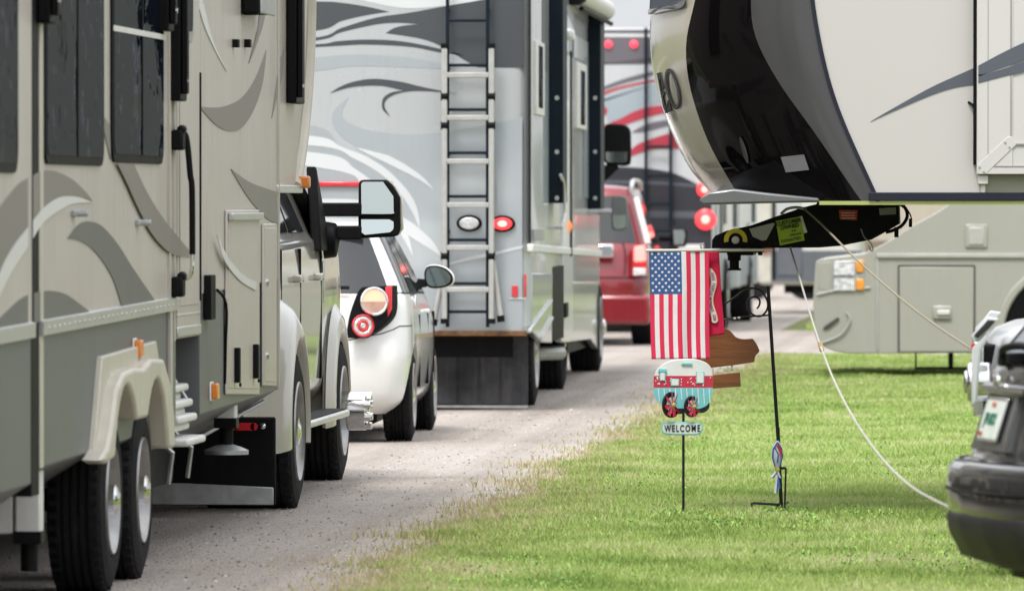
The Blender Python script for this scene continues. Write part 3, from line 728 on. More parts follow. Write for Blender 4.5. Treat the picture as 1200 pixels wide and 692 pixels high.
# mud flap
mf = MB(); mf.box(1.21, -1.21, .02, .045, .07, .53); m_o = mf.build('mud_flap', black, T, bevel=.01)
k = MB(); pts = [(1.2, .01, .075), (1.2, .01, .165)]+[(1.2-2.4*i/16, .01, .165+.035*math.sin(math.pi*i/16)) for i in range(1, 17)]+[(-1.2, .01, .075)]
k.prism(pts, (0, .012, 0)); k.build('flap_weight', steel, m_o, bevel=.004)
k = MB(); k.box(1.10, 1.0, .0, .02, .46, .50); k.lathe((1.0, .01, .48), (0, -1, 0), [(.02, 0), (.02, .01), (0, .01)], 12); k.lathe((1.10, .01, .48), (0, -1, 0), [(.02, 0), (.02, .01), (0, .01)], 12); k.build('flap_reflector', redlens, m_o)
k = MB(); k.lathe((1.145, .015, .483), (0, -1, 0), [(.016, 0), (.016, .012), (0, .016)], 12); k.build('flap_bolt', chrome, m_o)
k = MB(); k.box(1.05, 1.0, 0, .03, .93-.03, .93+.03); 
bmp = MB(); bmp.box(-1.0, 1.0, -.02, .1, .58, .78); bmp.build('rear_bumper', chrome, T, bevel=.02)
# running board, marker, handles, seams
rb = MB(); rb.box(1.0, 1.17, 2.0, 4.75, .40, .44); rbo = rb.build('running_board', alu, T, bevel=.012); rb = MB(); rb.box(1.02, 1.15, 2.05, 4.7, .44, .448); rb.build('tread_mat', blackp, rbo)
k = MB(); q = [(1.208, .88, .93)]; k.lathe((1.06, .62, .80), (1, 0, 0), [(.035, 0), (.03, .03), (0, .04)], 14); k.build('side_marker', redlens, T)
for y in (3.15, 4.35):
    k = MB(); k.box(.99, 1.04, y, y+.22, 1.19, 1.235); k.build('door_handle', truckp, T, bevel=.012)
for y in (2.4, 3.5, 4.75):
    k = MB(); k.box(.985, 1.0075, y, y+.008, .62, 1.38); k.build('door_seam', blackp, T)
k = MB(); k.box(1.0, 1.012, 4.82, 4.9, 1.05, 1.30); k.build('fender_vent', chrome, T, bevel=.004)
k = MB(); k.prism([(.995, 3.7, 1.36), (.995, 4.95, 1.36), (.80, 4.33, 1.93), (.79, 4.2, 1.93), (.95, 4.7, 1.47), (.96, 3.7, 1.47)], (-.03, 0, 0)); 
k2 = MB(); k2.tube([(.985, 4.95, 1.42), (.81, 4.2, 1.93)], .05, 8); k2.build('windscreen_pillar', blackp, T)
# towing mirror
YM = 44.62-39.62; XM = 5.17
def mp(px, py, dy=0): v = onY(px, py, 44.62); return (v.x+XM, YM+dy, v.z)
M_ = MB(); ol = crc([(420, 215, 1), (422.5, 211.5), (427, 210.5, 1), (452, 210.5, 1), (460, 217), (468.5, 231, 1), (469, 268, 1), (466, 275), (459, 277.5, 1), (426, 279, 1), (421, 276), (419.5, 271, 1)], 4)
M_.prism([mp(p.x, p.y) for p in ol], (0, .10, 0)); mo = M_.build('towing_mirror', blackp, T, bevel=.012, seg=3)
k = MB(); ol = crc([(456, 211.5, 1), (463, 218), (470.5, 232, 1), (471, 268, 1), (467, 274.5, 1), (464, 262, 1), (464, 236, 1), (456, 222, 1)], 3)
k.prism([mp(p.x, p.y, .03) for p in ol], (0, .09, 0)); k.build('mirror_shell', truckp, mo, bevel=.015)
for ol in ([(423.5, 216, 1), (425, 213.5), (428, 213, 1), (449, 213, 1), (461, 230, 1), (461.5, 248, 1), (459, 250.5), (424, 250.5, 1)], [(423.5, 257, 1), (460, 257, 1), (461, 259), (461, 268), (457, 272, 1), (428, 275, 1), (424, 272, 1)]):
    k = MB(); k.prism([mp(p.x, p.y, .002+.016*(p.x-461)/38-.014*((p.y-min(q.y for q in crc(ol, 3)))/(max(q.y for q in crc(ol, 3))-min(q.y for q in crc(ol, 3))))) for p in crc(ol, 3)], (0, .012, 0)); k.build('mirror_glass', mirrorm, mo)
k = MB(); a = mp(421, 244.5, .05); b2 = mp(421, 271.5, .05)
for p, z1 in ((a, 0), (b2, 0)):
    k.box(.95, p[0], YM-.02, YM+.07, p[2]-.03, p[2]+.022); k.box(.95, .95+.27, YM-.035, YM+.085, p[2]-.045, p[2]+.035)
k.build('mirror_arm', blackp, mo, bevel=.01)
k = MB(); k.prism([(.97, 4.5, 1.36), (.97, 5.1, 1.36), (.93, 4.6, 1.85)], (.06, 0, 0)); k.lathe((1.0, 5.0, 1.42), (1, 0, 0), [(.11, 0), (.10, .07), (0, .09)], 20); k.build('mirror_mount', blackp, mo, bevel=.01)
# ================================================================== WHITE HATCHBACK
HB = thing('hatchback_car', 'white hatchback with a lit round tail lamp, driving between the pickup and the silver motorhome', 'car', (-5.135, 51.85, 0), R(1.3), local=True)
white = mat('white_car_paint', (.78, .78, .77), .18, 0, .02, 2, coat=1, dirt=.05)
rings = [(.74, .16, 3.9, .20, 0), (.83, .04, 4.0, .30, 0), (.865, .0, 4.04, .55, 0), (.862, .05, 3.98, .82, 0), (.83, .14, 3.15, 1.02, .04), (.64, .40, 2.35, 1.42, 0), (.55, .36, 2.2, 1.49, 0), (.25, .75, 2.0, 1.53, 0)]
car_shell(HB, rings, white, glasscar, [(4, 5), (6, 7), (8, 9)], 3, 12, 4, arches=[(.66, .31, .375, .35), (3.19, .31, .375, .35)])
for sx in (1, -1):
    for y in (.66, 3.19): wheel(HB, (sx*.855, y, .318), .318, .2, sx, .215, alu, 5, hub=.0, style='disc')
ch = MB(); ch.box(-.75, .6, .25, 3.8, .13, .4); ch.build('chassis', black, HB)
def on_rear(parent, px, py, Y, yaw=0): pass
def hb(px, py, dy=0):       # photo point on the tilted rear corner plane of the hatchback, in the car's own frame
    n = Vector((.42, -.9, .12)).normalized(); p = onP(px, py, (-4.40, 51.93, .9), n)
    return (Matrix.Rotation(-R(1.3), 3, 'Z') @ (p-Vector((-5.135, 51.85, 0)))) + Vector((0, dy, 0))
k = MB(); ol = crc([(405, 396, 1), (409, 370), (418, 344), (424, 336, 1), (460, 334, 1), (460, 362), (454, 376), (440, 388, 1), (425, 396, 1)], 4)
k.prism([hb(p.x, p.y, -.012) for p in ol], (.03, .10, 0)); tl = k.build('tail_light', blackp, HB, bevel=.008)
def lamp(px, py, r, ms, prof):
    c = hb(px, py, -.014); ax = Vector((.30, -.95, .06)).normalized()
    o = None
    for (r0, r1, h, m_, nm) in prof:
        q = MB(); q.lathe(c, ax, [(r0*r, 0), (r0*r, h), ((r0+r1)/2*r, h+.008), (r1*r, h), (r1*r, 0)], 28); q.build(nm, m_, tl)
lamp(438, 353, .098, 0, [(.82, 1.0, .02, chrome, 'lamp_ring')])
lamp(425, 381.5, .078, 0, [(.85, 1, .018, redlens, 'lamp_ring'), (.5, .84, .014, clearl, 'lamp_reflector'), (.28, .5, .02, redlens, 'lamp_ring'), (0, .26, .02, clearl, 'lamp_reflector')])
c = hb(438, 353, -.016); ax = Vector((.30, -.95, .06)).normalized(); u = Vector((.95, .30, 0)).normalized(); w_ = ax.cross(u)
if w_.z < 0: w_ = -w_
for (a0, a1, m_, nm) in ((0, 180, mat('lit_peach_lamp', (.85, .35, .25), .3, 0, .1, 10, emit=(1, .36, .22), estr=.75), 'brake_lamp'), (180, 360, mat('unlit_lamp', (.50, .30, .24), .2, 0, .2, 14, coat=.8), 'reverse_lamp')):
    q = MB(); q.prism([c+ax*.016]+[c+ax*.016+(u*math.cos(R(t))+w_*math.sin(R(t)))*.081 for t in np.linspace(a0, a1, 16)], -ax*.02); q.build(nm, m_, tl)
q = MB(); q.prism([hb(x, y, -.016) for x, y in ((452, 336), (460, 334.5), (460, 362), (455, 371), (453, 350))], (-.08, .1, 0)); q.build('side_lamp', redlens, tl, bevel=.004)
q = MB(); q.tube([(-.35, .10, 1.06), (.45, .10, 1.06)], .012, 8); q.lathe((0, .085, 1.0), (0, -1, 0), [(.03, 0), (.03, .03), (0, .04)], 12); q.build('rear_wiper', blackp, HB)
q = MB(); q.prism([(.56, .33, 1.50), (-.56, .33, 1.50), (-.5, .75, 1.53), (.5, .75, 1.53)], (0, 0, -.04)); q.build('spoiler', white, HB, bevel=.012)
q = MB(); q.box(.55, .845, 1.2, 1.205, .35, 1.0); 
for y in (1.25, 2.25, 3.0):
    seam = MB(); seam.box(.80, .8665, y, y+.007, .36, .86); seam.build('door_seam', blackp, HB)
q = MB(); q.box(.84, .89, 1.95, 2.12, .86, .89); q.build('door_handle', white, HB, bevel=.01)
shell_seam(HB, 'bumper_seam', [(0, 2.55), (1.5, 2.55), (2.6, 2.7), (3.4, 2.9), (4.6, 2.9)])
shell_seam(HB, 'tailgate_seam', [(1.9, 2.6), (2.0, 3.3), (2.3, 4.0)])
shell_seam(HB, 'belt_moulding', [(3.3, 4.0), (9.5, 4.0)], .008)
k = MB(); k.lathe((.845, 1.0, .93), (1, 0, 0), [(.07, 0), (.07, .008), (0, .01)], 20); k.build('fuel_flap', white, HB)
k = MB(); k.box(-.26, .26, -.02, .02, .52, .63); k.build('number_plate', offwhite, HB, bevel=.004)
# mirror
yM = 54.15; 
def hm(px, py, dy=0):
    p = onY(px, py, yM); return (Matrix.Rotation(-R(1.3), 3, 'Z') @ (p-Vector((-5.135, 51.85, 0)))) + Vector((0, dy, 0))
q = MB(); ol = crc([(497, 320), (501, 312), (512, 311), (523, 315), (530, 323), (529, 332), (520, 336.5), (506, 337.5), (499, 333)], 4)
q.prism([hm(p.x, p.y) for p in ol], (0, .1, 0)); mo = q.build('side_mirror', blackp, HB, bevel=.02, seg=3)
q = MB(); q.prism([hm(513+(p.x-513)*1.06+.5, 324+(p.y-324)*1.06, .05) for p in ol], (0, .09, 0)); q.build('mirror_shell', white, mo, bevel=.03, seg=3)
q = MB(); q.prism([hm(513+(p.x-513)*.86, 324+(p.y-324)*.84, -.008) for p in ol], (0, .02, 0)); q.build('mirror_glass', mat('dark_mirror_glass', (.22, .27, .27), .05, .9, .05, 2), mo)
q = MB(); a = hm(487, 330); b_ = hm(500, 332); q.prism([hm(484, 326, .02), hm(500, 327, .02), hm(500, 336, .02), hm(488, 338, .02)], (0, .07, 0)); q.build('mirror_arm', blackp, mo, bevel=.008)

# ================================================================== SILVER MOTORHOME AHEAD
YB = 60.0; XB = onY(621, 300, YB).x
B = thing('motorhome', 'silver motorhome with swoosh graphics, rear ladder and wide mud flap, seen from behind', 'motorhome', (-5.3, 67, 0))
silver = mat('pale_silver_paint', (.45, .475, .49), .28, .15, .03, .6, coat=.6, dirt=.10)
bluegrey = mat('blue_grey_vinyl', (.28, .33, .38), .35, .1, .04, 1, coat=.5)
dkgrey = mat('charcoal_vinyl', (.065, .073, .082), .4, 0, .06, 1, coat=.1, spec=.3)
lightv = mat('white_vinyl', (.60, .625, .64), .3, 0, .03, 1, coat=.5)
midv = mat('mid_silver_vinyl', (.33, .39, .43), .33, .1, .04, 1, coat=.5)
dXB = -.020                                    # the whole vehicle is turned slightly to the left
def BX(y): return XB+dXB*(y-YB)
def onB(px, py, lift=0):                       # photo point on the right side wall
    n = Vector((1, -dXB, 0)).normalized(); return onP(px, py, (XB+lift, YB, 0), n)
LB = 15.0; wB = 2.45; rc = .13
zB0 = onY(600, 390, YB).z; zB1 = 3.75
def plan(y0, y1, inset=0):
    pts = []
    xr0 = BX(y0); xr1 = BX(y1); xl0 = xr0-wB; xl1 = xr1-wB
    for k in range(5): t = R(-90+90*k/4); pts.append((xr0-rc+rc*math.cos(t), y0+rc+rc*math.sin(t)))
    for k in range(5): t = R(90*k/4); pts.append((xr1-.3+.3*math.cos(t), y1-.3+.3*math.sin(t)))
    for k in range(5): t = R(90+90*k/4); pts.append((xl1+.3+.3*math.cos(t), y1-.3+.3*math.sin(t)))
    for k in range(5): t = R(180+90*k/4); pts.append((xl0+rc+rc*math.cos(t), y0+rc+rc*math.sin(t)))
    return pts
q = MB(); q.prism([(x, y, zB1) for x, y in plan(YB, YB+LB)], (0, 0, -(zB1-zB0))); q.build('body', silver, B, smooth=40)
# side skirts (lower side panels)
q = MB()
def sk(pts, d=.06): 
    P = [onB(x, y) for x, y in pts]; q.prism([p+Vector((.012, 0, 0)) for p in P], (-d, 0, 0))
sk([(622, 388), (634, 401), (645, 401.5), (646, 320), (622, 320)]); sk([(658, 401), (664, 401), (691, 397), (701, 412), (702, 330), (656, 330), (656, 399)])
q.build('side_skirt', silver, B, bevel=.01)
q = MB(); a = onB(647, 399); b_ = onB(656, 399); q.box(BX(a.y)-.25, BX(a.y)+.004, a.y, b_.y, a.z, onB(650, 312).z); q.build('step_well', blackp, B)
q = MB()
for (p0, p1) in (((621, 386), (646, 352)), ((634, 396), (647, 372))):
    a = onB(*p0, .018); b_ = onB(*p1, .018); q.tube([a, b_], .014, 6)
q.build('skirt_crease', lightv, B)
q = MB(); a = onB(620.5, 290); b_ = onB(702, 297)
for (z0, z1, X0) in ((-.03, .03, .03),):
    q.add([(a.x-.02, a.y, a.z-.035), (a.x+X0, a.y, a.z-.035), (a.x+X0, a.y, a.z+.03), (a.x-.02, a.y, a.z+.03), (b_.x-.02, b_.y, b_.z-.035), (b_.x+X0, b_.y, b_.z-.035), (b_.x+X0, b_.y, b_.z+.03), (b_.x-.02, b_.y, b_.z+.03)],
          [(0, 1, 2, 3), (7, 6, 5, 4), (0, 4, 5, 1), (1, 5, 6, 2), (2, 6, 7, 3), (3, 7, 4, 0)])
q.build('trim_strip', offwhite, B, bevel=.012)
def bbox_side(name, px0, px1, y0, y1, m_, d=.02, back=.01, parent=None, bevel=.006):
    a = onB(px0, y1); b_ = onB(px1, y1); zt = onB(px0, y0).z
    q = MB(); q.add([(a.x-back, a.y, a.z), (a.x+d, a.y, a.z), (a.x+d, a.y, zt), (a.x-back, a.y, zt), (b_.x-back, b_.y, a.z), (b_.x+d, b_.y, a.z), (b_.x+d, b_.y, zt), (b_.x-back, b_.y, zt)],
          [(0, 1, 2, 3), (7, 6, 5, 4), (0, 4, 5, 1), (1, 5, 6, 2), (2, 6, 7, 3), (3, 7, 4, 0)])
    return q.build(name, m_, parent or B, bevel=bevel)
w = bbox_side('window', 624.5, 634, 47, 134, offwhite, .03); bbox_side('pane', 626.8, 631.5, 53, 126, glass, .035, -.02, w)
w = bbox_side('window', 673, 684, 72, 150, offwhite, .03); bbox_side('pane', 676.5, 681.5, 82, 146, glass, .035, -.02, w)
w = bbox_side('entry_door', 657, 669, 62, 395, mat('pale_door', (.6, .62, .63), .3, 0, .04, 2, coat=.4), .02)
bbox_side('door_edge', 665.5, 667, 60, 300, blackp, .03, -.015, w, 0); bbox_side('door_edge', 669, 670.5, 40, 240, dkgrey, .02, -.015, w, 0)
for (p0, p1, yb) in ((643, 648, 238), (689, 693.5, 245)):
    a = onB(p0, yb); bo = bbox_side('awning_arm', p0, p1, -20, yb, navy, .12, 0, bevel=.008)
    for yy in (115, 178, 232):
        p = onB(p0+.5, yy); k = MB(); k.cyl((p.x+.07, a.y-.006, p.z), (p.x+.07, a.y+.01, p.z), .02, 10); k.build('bolt', chrome, bo)
bbox_side('dark_panel', 634.5, 641, -20, 82, dkgrey, .006, 0, bevel=0); bbox_side('grey_panel', 636, 642, 30, 240, midv, .004, 0, bevel=0)
bbox_side('grey_panel', 684, 689, 66, 232, midv, .006, 0, bevel=0); bbox_side('roof_panel', 671, 689, 40, 66, lightv, .003, 0, bevel=0)
bbox_side('corner_seam', 620.6, 621.8, -20, 286, blackp, .004, 0, bevel=0)
bbox_side('window_bracket', 622.5, 634, 268, 282, steel, .03)
k = MB(); a = onB(668, 14); b_ = onB(694, 14); z = onY(700, 16, 74).z
k.tube([(a.x+.05, a.y, z+.02), (b_.x+.12, b_.y, z)], .10, 14); ar = k.build('awning_roller', offwhite, B)
k = MB(); k.tube([(a.x+.05, a.y-.25, z+.03), (a.x+.05, a.y+.02, z+.03)], .12, 12); k.build('roller_end', blackp, ar)
k = MB(); k.tube([(a.x+.10, a.y, z-.11), (b_.x+.18, b_.y, z-.13)], .022, 8); k.build('roller_rail', blackp, ar)
k = MB(); a = onB(655, 208, .1); b_ = onB(661, 262, .1)
k.tube(cr([onB(655, 206, 0), onB(657, 205, .10), onB(661, 218, .12), onB(661.5, 250, .12), onB(658, 266, .1), onB(655, 266, 0)], 5, False), .014, 8); k.build('grab_handle', offwhite, B)
k = MB(); p = onB(664, 265); k.lathe(p, (1, 0, 0), [(.05, 0), (.05, .03), (0, .05)], 12); k.build('door_lamp', mat('orange_lamp', (.8, .2, .05), .3, emit=(1, .25, .05), estr=.5), B)
k = MB(); p = onB(655, 40); k.box(p.x, p.x+.12, p.y, p.y+.3, p.z-.05, p.z+.05); k.build('porch_light', clearl, B, bevel=.03)
bbox_side('door_latch', 658, 661, 355, 372, blackp, .04)
# rear face: stripes traced on the back wall
gB = MB()
def sb(o, mi, lift=0, n=7): swoosh(gB, o, lambda x, y: onY(x, y, YB-.002-lift), (0, .003, 0), mi, n)
sb([(262, -40, 1), (612, -40, 1), (612, 0, 1), (575, -2, 1), (545, 4), (480, 10), (430, 2), (370, -12), (262, -14, 1)], 3)
sb([(262, 2, 1), (371, 2), (400, 3.5), (430, 8), (456, 14, 1), (430, 18), (400, 25), (371, 36), (262, 43, 1)], 1)
sb([(262, 52, 1), (371, 44), (400, 33), (440, 21), (480, 15), (530, 6), (560, 1), (613, -10, 1), (613, 79, 1), (595, 79.5), (560, 79, 1), (545, 71), (520, 56), (495, 46), (452, 39, 1), (462, 33), (475, 30), (491, 28.5, 1), (465, 27), (440, 29), (400, 38), (371, 47.5), (262, 55, 1)], 1)
sb([(262, 57, 1), (371, 52), (395, 48.5), (430, 46.5), (470, 48.5), (510, 56), (545, 65.5, 1), (515, 61.5), (480, 55), (430, 52.5), (395, 54), (262, 62, 1)], 1)
sb([(262, 72, 1), (371, 67), (410, 64), (450, 65), (490, 69), (540, 80, 1), (500, 80), (450, 78), (410, 78), (371, 83), (262, 90, 1)], 2)
sb([(387, 109, 1), (400, 101), (418, 95), (440, 92.5), (470, 96), (495, 102), (535, 110, 1), (505, 107), (480, 107), (462, 111), (452, 118), (451, 126), (457, 136, 1), (449, 129), (447.5, 122), (450, 114), (460, 108), (474, 106.5, 1), (450, 101), (430, 100.5), (410, 102.5)], 1, .002)
sb([(409, 114, 1), (394, 126), (389, 138), (392, 150), (404, 163), (425, 175), (452, 185), (470, 195), (484, 205, 1), (470, 197), (440, 187), (400, 172), (371, 148), (262, 142, 1), (262, 389, 1), (612, 389, 1), (612, 137, 1), (595, 141), (570, 146), (545, 151), (510, 156), (470, 157), (430, 152), (415, 147), (404, 140), (401, 130)], 2)
sb([(262, 154, 1), (371, 160), (400, 172), (430, 184), (455, 200), (478, 224), (489, 245), (492, 268, 1), (484, 250), (468, 225), (445, 203), (415, 186), (380, 172), (262, 165, 1)], 3, .002)
sb([(262, 170, 1), (385, 181), (415, 197), (440, 216), (462, 243), (478, 275), (484, 300, 1), (470, 275), (450, 246), (425, 220), (400, 201), (262, 182, 1)], 3, .002)
sb([(455, 182, 1), (475, 193), (495, 207), (509, 223, 1), (490, 210), (465, 197), (430, 180), (415, 172, 1)], 3, .003)
sb([(262, 236, 1), (400, 233), (440, 240), (475, 256), (505, 280), (517, 300, 1), (495, 286), (465, 268), (430, 256), (390, 252), (262, 256, 1)], 3, .003)
sb([(517, 312, 1), (545, 302), (575, 296), (611, 288), (611, 291, 1), (575, 300), (545, 306)], 3, .004)
gB.build('rear_graphics', [silver, dkgrey, mat('rear_silver_blue', (.36, .395, .42), .3, .1, .03, .8, coat=.6, dirt=.12), lightv], B, smooth=0, recalc=False)
# lamps
def oval(px, py, rx, ry, m1, m2, nm):
    a = onY(px, py, YB); k = MB(); N_ = 24
    k.prism([(a.x+rx*math.cos(2*math.pi*i/N_), YB-.03, a.z+ry*math.sin(2*math.pi*i/N_)) for i in range(N_)], (0, .04, 0)); o = k.build(nm, blackp, B, bevel=.006)
    k = MB(); k.prism([(a.x+.78*rx*math.cos(2*math.pi*i/N_), YB-.045, a.z+.74*ry*math.sin(2*math.pi*i/N_)) for i in range(N_)], (0, .02, 0)); k.build('lens', m1, o, bevel=.012)
    if m2: k = MB(); k.prism([(a.x+.38*rx*math.cos(2*math.pi*i/N_), YB-.052, a.z+.38*ry*math.sin(2*math.pi*i/N_)) for i in range(N_)], (0, .02, 0)); k.build('bulb', m2, o, bevel=.008)
oval(550, 261.5, .10, .066, clearl, None, 'reverse_light'); oval(589, 262, .10, .066, redlit, redhot, 'tail_light')
k = MB(); a = onY(388, 218.5, YB); b_ = onY(424, 213, YB); k.box(a.x-.1, b_.x, YB-.03, YB, a.z, b_.z); k.build('brake_light_bar', redlens, B, bevel=.008)
k = MB(); a = onY(600, 347.5, YB); b_ = onY(607, 334.5, YB); k.box(a.x, b_.x, YB-.02, YB, a.z, b_.z); a = onY(614.5, 348, YB); b_ = onY(617, 321, YB); k.box(a.x, b_.x, YB-.02, YB+.02, a.z, b_.z); k.build('reflector', redlens, B, bevel=.004)
k = MB(); a = onY(597, 350, YB); b_ = onY(616, 349, YB); k.box(a.x, b_.x, YB-.012, YB, a.z, b_.z); k.build('reflector_bracket', offwhite, B)
k = MB(); a = onY(360, 391.5, YB); b_ = onY(617, 388, YB); k.box(a.x, b_.x, YB-.03, YB+.08, a.z-.012, b_.z+.005); k.build('bumper_rail', rust, B, bevel=.006)
# underside, mud flap
k = MB(); k.box(XB-2.45, XB-.35, YB+.4, YB+LB-1, .25, zB0); k.box(XB-2.3, XB-.15, YB+.25, YB+.3, .42, zB0)
k.build('chassis', black, B)
k = MB(); a = onY(385, 476, YB+.28); b_ = onY(619, 412, YB+.28); n_ = 9; W_ = (b_.x-(XB-2.2))/n_
k.box(XB-2.2, b_.x, YB+.26, YB+.28, a.z+.005, b_.z+.18)
mfo = k.build('mud_flap', mat('dusty_rubber', (.035, .035, .038), .8, 0, .5, 5, .3, 50, dirt=.22, spec=.2), B)
k = MB()
for i in range(n_+4):
    x = b_.x-.04-(i+1)*.168
    if x < XB-2.2: break
    k.box(x, x+.150, YB+.252, YB+.262, a.z+.02, b_.z+.02)
k.build('flap_rib', MATS['dusty_rubber'], mfo, bevel=.01)
k = MB(); k.box(XB-2.2, b_.x, YB+.245, YB+.262, a.z-.005, a.z+.012); k.build('flap_edge', steel, mfo)
wy = YB+1.75
wheel(B, (BX(wy)-.03, wy, .42), .42, .56, 1, .27, alu, 8, hub=0); wheel(B, (BX(wy)-wB+.03, wy, .42), .42, .56, -1, .27, alu, 8, hub=0)
wy = YB+7.0; wheel(B, (BX(wy)-.02, wy, .42), .42, .3, 1, .26, blackp, 8, hub=0)
wy = YB+LB+.1-1.0; wheel(B, (BX(wy)+.03, wy, .43), .43, .3, 1, .29, alu, 8, hub=.04); wheel(B, (BX(wy)-wB-.05, wy, .43), .43, .3, -1, .29, alu, 8, hub=.04)
k = MB(); k.tube([(BX(65)-.4, 64.5, .36), (BX(66)-.05, 66.5, .33)], .06, 10); k.build('exhaust_pipe', steel, B)
# mirrors
YMB = YB+LB-.6
k = MB(); ol = crc([(708, 150, 1), (711, 145.5), (716, 145, 1), (731, 146), (738, 152), (739, 165, 1), (739, 188), (736, 193.5), (728, 194.5, 1), (712, 192.5), (707.5, 188, 1)], 3)
k.prism([onY(p.x, p.y, YMB) for p in ol], (0, .14, 0)); mm = k.build('wing_mirror', blackp, B, bevel=.02)
k = MB(); k.prism([onY(x, y, YMB-.01) for x, y in ((710, 178), (735, 178), (735, 189), (730, 191), (713, 190), (710, 187))], (0, .02, 0)); k.build('mirror_glass', mat('grey_mirror', (.5, .55, .53), .08, .9, .1, 4), mm)
k = MB(); k.tube([onY(694, 216, YMB), onY(703, 211, YMB), onY(722, 193, YMB+.05)], .045, 8); k.tube([onY(694, 200, YMB), onY(708, 198, YMB), onY(716, 192, YMB+.05)], .025, 8); k.build('mirror_arm', blackp, mm)
k = MB(); ol = crc([(717, 233), (722, 229.5), (731, 230), (735, 236), (735.5, 262), (732, 269), (721, 270), (716.5, 265)], 3)
k.prism([onY(p.x, p.y, YMB) for p in ol], (0, .1, 0)); mm = k.build('wing_mirror', mat('grey_plastic', (.16, .17, .17), .4), B, bevel=.015)
k = MB(); k.prism([onY(x, y, YMB-.01) for x, y in ((718.5, 252), (733.5, 252), (733.5, 265), (729, 268), (721, 268), (718.5, 264))], (0, .02, 0)); k.build('mirror_glass', MATS['grey_mirror'], mm)
k = MB(); k.tube([onY(697, 248, YMB), onY(717, 248, YMB)], .03, 8); k.build('mirror_arm', steel, mm)
# fixed dark ladder of the motorhome
dl = MB(); YL = YB-.10
def lz(y, Y=YL): return onY(550, y, Y).z
xl, xr = onY(524.5, 300, YL).x, onY(571.5, 300, YL).x
for x in (xl, xr):
    dl.box(x-.014, x+.014, YL-.012, YL+.012, lz(383), 3.75)
    for yy in (12, 80, 180, 271, 320): dl.box(x-.012, x+.012, YL+.01, YB, lz(yy)-.012, lz(yy)+.012)
for yy in (24, 76.5, 128.5, 179, 230, 281, 332, 365): dl.cyl((xl, YL, lz(yy)), (xr, YL, lz(yy)), .013, 8)
dl.build('rear_ladder', navy, B, bevel=.003)

# loose aluminium ladder hung on it
YL2 = YB-.16
ladm = mat('weathered_aluminium', (.43, .43, .415), .5, .35, .08, 14, dirt=.25)
LD = thing('ladder', 'pale aluminium folding ladder strapped to the back of the silver motorhome', 'ladder', onY(549, 378, YL2))
l2 = lambda y: onY(550, y, YL2).z
x0, x1 = onY(521, 300, YL2).x, onY(576, 300, YL2).x
for x in (x0, x1):
    k = MB(); k.box(x-.021, x+.021, YL2-.03, YL2+.02, l2(374), l2(56)); o = k.build('rail', ladm, LD, bevel=.006)
    k = MB(); k.box(x-.03, x+.03, YL2-.034, YL2+.024, l2(379), l2(373)); k.box(x-.028, x+.028, YL2-.032, YL2+.022, l2(57), l2(51)); k.build('end_cap', blackp, o, bevel=.004)
for yy in (88, 138, 189, 240, 290, 339):
    k = MB(); k.box(x0+.02, x1-.02, YL2-.035, YL2+.015, l2(yy+3.2), l2(yy-3)); k.build('rung', ladm, LD, bevel=.006)
for (a, b2) in (((577, 300), (587, 374)), ((520, 315), (508, 378))):
    k = MB(); p = onY(*a, YL2+.03); p2 = onY(*b2, YL2+.03); k.tube([p, p2], .022, 8); o = k.build('stabiliser_leg', ladm, LD)
    k = MB(); d_ = (p2-p).normalized(); k.tube([p2-d_*.03, p2+d_*.02], .03, 8); k.build('foot', blackp, o)
for yy in (113, 147, 300):
    for x in (x0, x1): k = MB(); k.lathe((x, YL2-.005, l2(yy)), (1, 0, 0), [(.035, -.028), (.035, .028)], 12); k.build('strap', blackp, LD)

# ================================================================== RED SUV
S = thing('suv', 'red SUV with a lit tail lamp and roof rails, ahead of the silver motorhome', 'SUV', (-5.36, 87.0, 0), local=True)
redp = mat('deep_red_paint', (.20, .005, .012), .25, .1, .06, 2, coat=1, dirt=.08)
rings = [(.86, .12, 4.6, .42, 0), (.92, .0, 4.7, .55, 0), (.93, .0, 4.72, .75, 0), (.93, .10, 4.65, 1.05, 0), (.89, .16, 3.5, 1.17, .03), (.73, .42, 2.9, 1.70, 0), (.66, .5, 2.75, 1.80, 0), (.3, .7, 2.6, 1.84, 0)]
car_shell(S, rings, redp, glasscar, [(4, 5), (6, 7), (8, 9)], 3, 12, 4, arches=[(.95, .38, .46, .35), (3.75, .38, .46, .35)])
for sx in (1, -1):
    for y in (.95, 3.75): wheel(S, (sx*.92, y, .38), .38, .24, sx, .23, alu, 5, hub=0)
shell_seam(S, 'tailgate_seam', [(2.3, 2.2), (2.3, 3.0), (2.3, 4.0)], .008)
shell_seam(S, 'bumper_seam', [(0, 2.1), (2.3, 2.1), (4, 2.1)], .008)
def so(px, py, Y=86.98, dy=0): p = onY(px, py, Y); return Vector((p.x+5.36, p.y-87.0+dy, p.z))
k = MB(); k.box(-.75, .75, .3, 4.4, .3, .6); k.build('chassis', black, S)
k = MB(); k.prism([so(*p) for p in ((741, 288), (757, 286), (758, 322), (741, 324))], (0, .3, 0)); tlo = k.build('tail_light', redlens, S, bevel=.02)
k = MB(); k.prism([so(*p, dy=-.02) for p in ((743, 289), (756, 287), (757, 306), (743, 307))], (0, .05, 0)); k.build('brake_lamp', mat('pink_lit_lamp', (.8, .15, .15), .3, emit=(1, .30, .25), estr=1.0), tlo, bevel=.02)
k = MB(); k.prism([so(*p, dy=-.02) for p in ((742, 314), (757, 314), (757, 322), (742, 323))], (0, .05, 0)); k.build('reverse_lamp', clearl, tlo, bevel=.01)
k = MB(); a = so(680, 380); b_ = so(762, 345); k.box(a.x, b_.x, -.08, .15, a.z, b_.z); k.build('rear_bumper', redp, S, bevel=.05, seg=3)
k = MB(); a = so(690, 302); b_ = so(719, 286); k.box(a.x, b_.x, -.03, .05, a.z, b_.z); k.build('plate_garnish', chrome, S, bevel=.02)
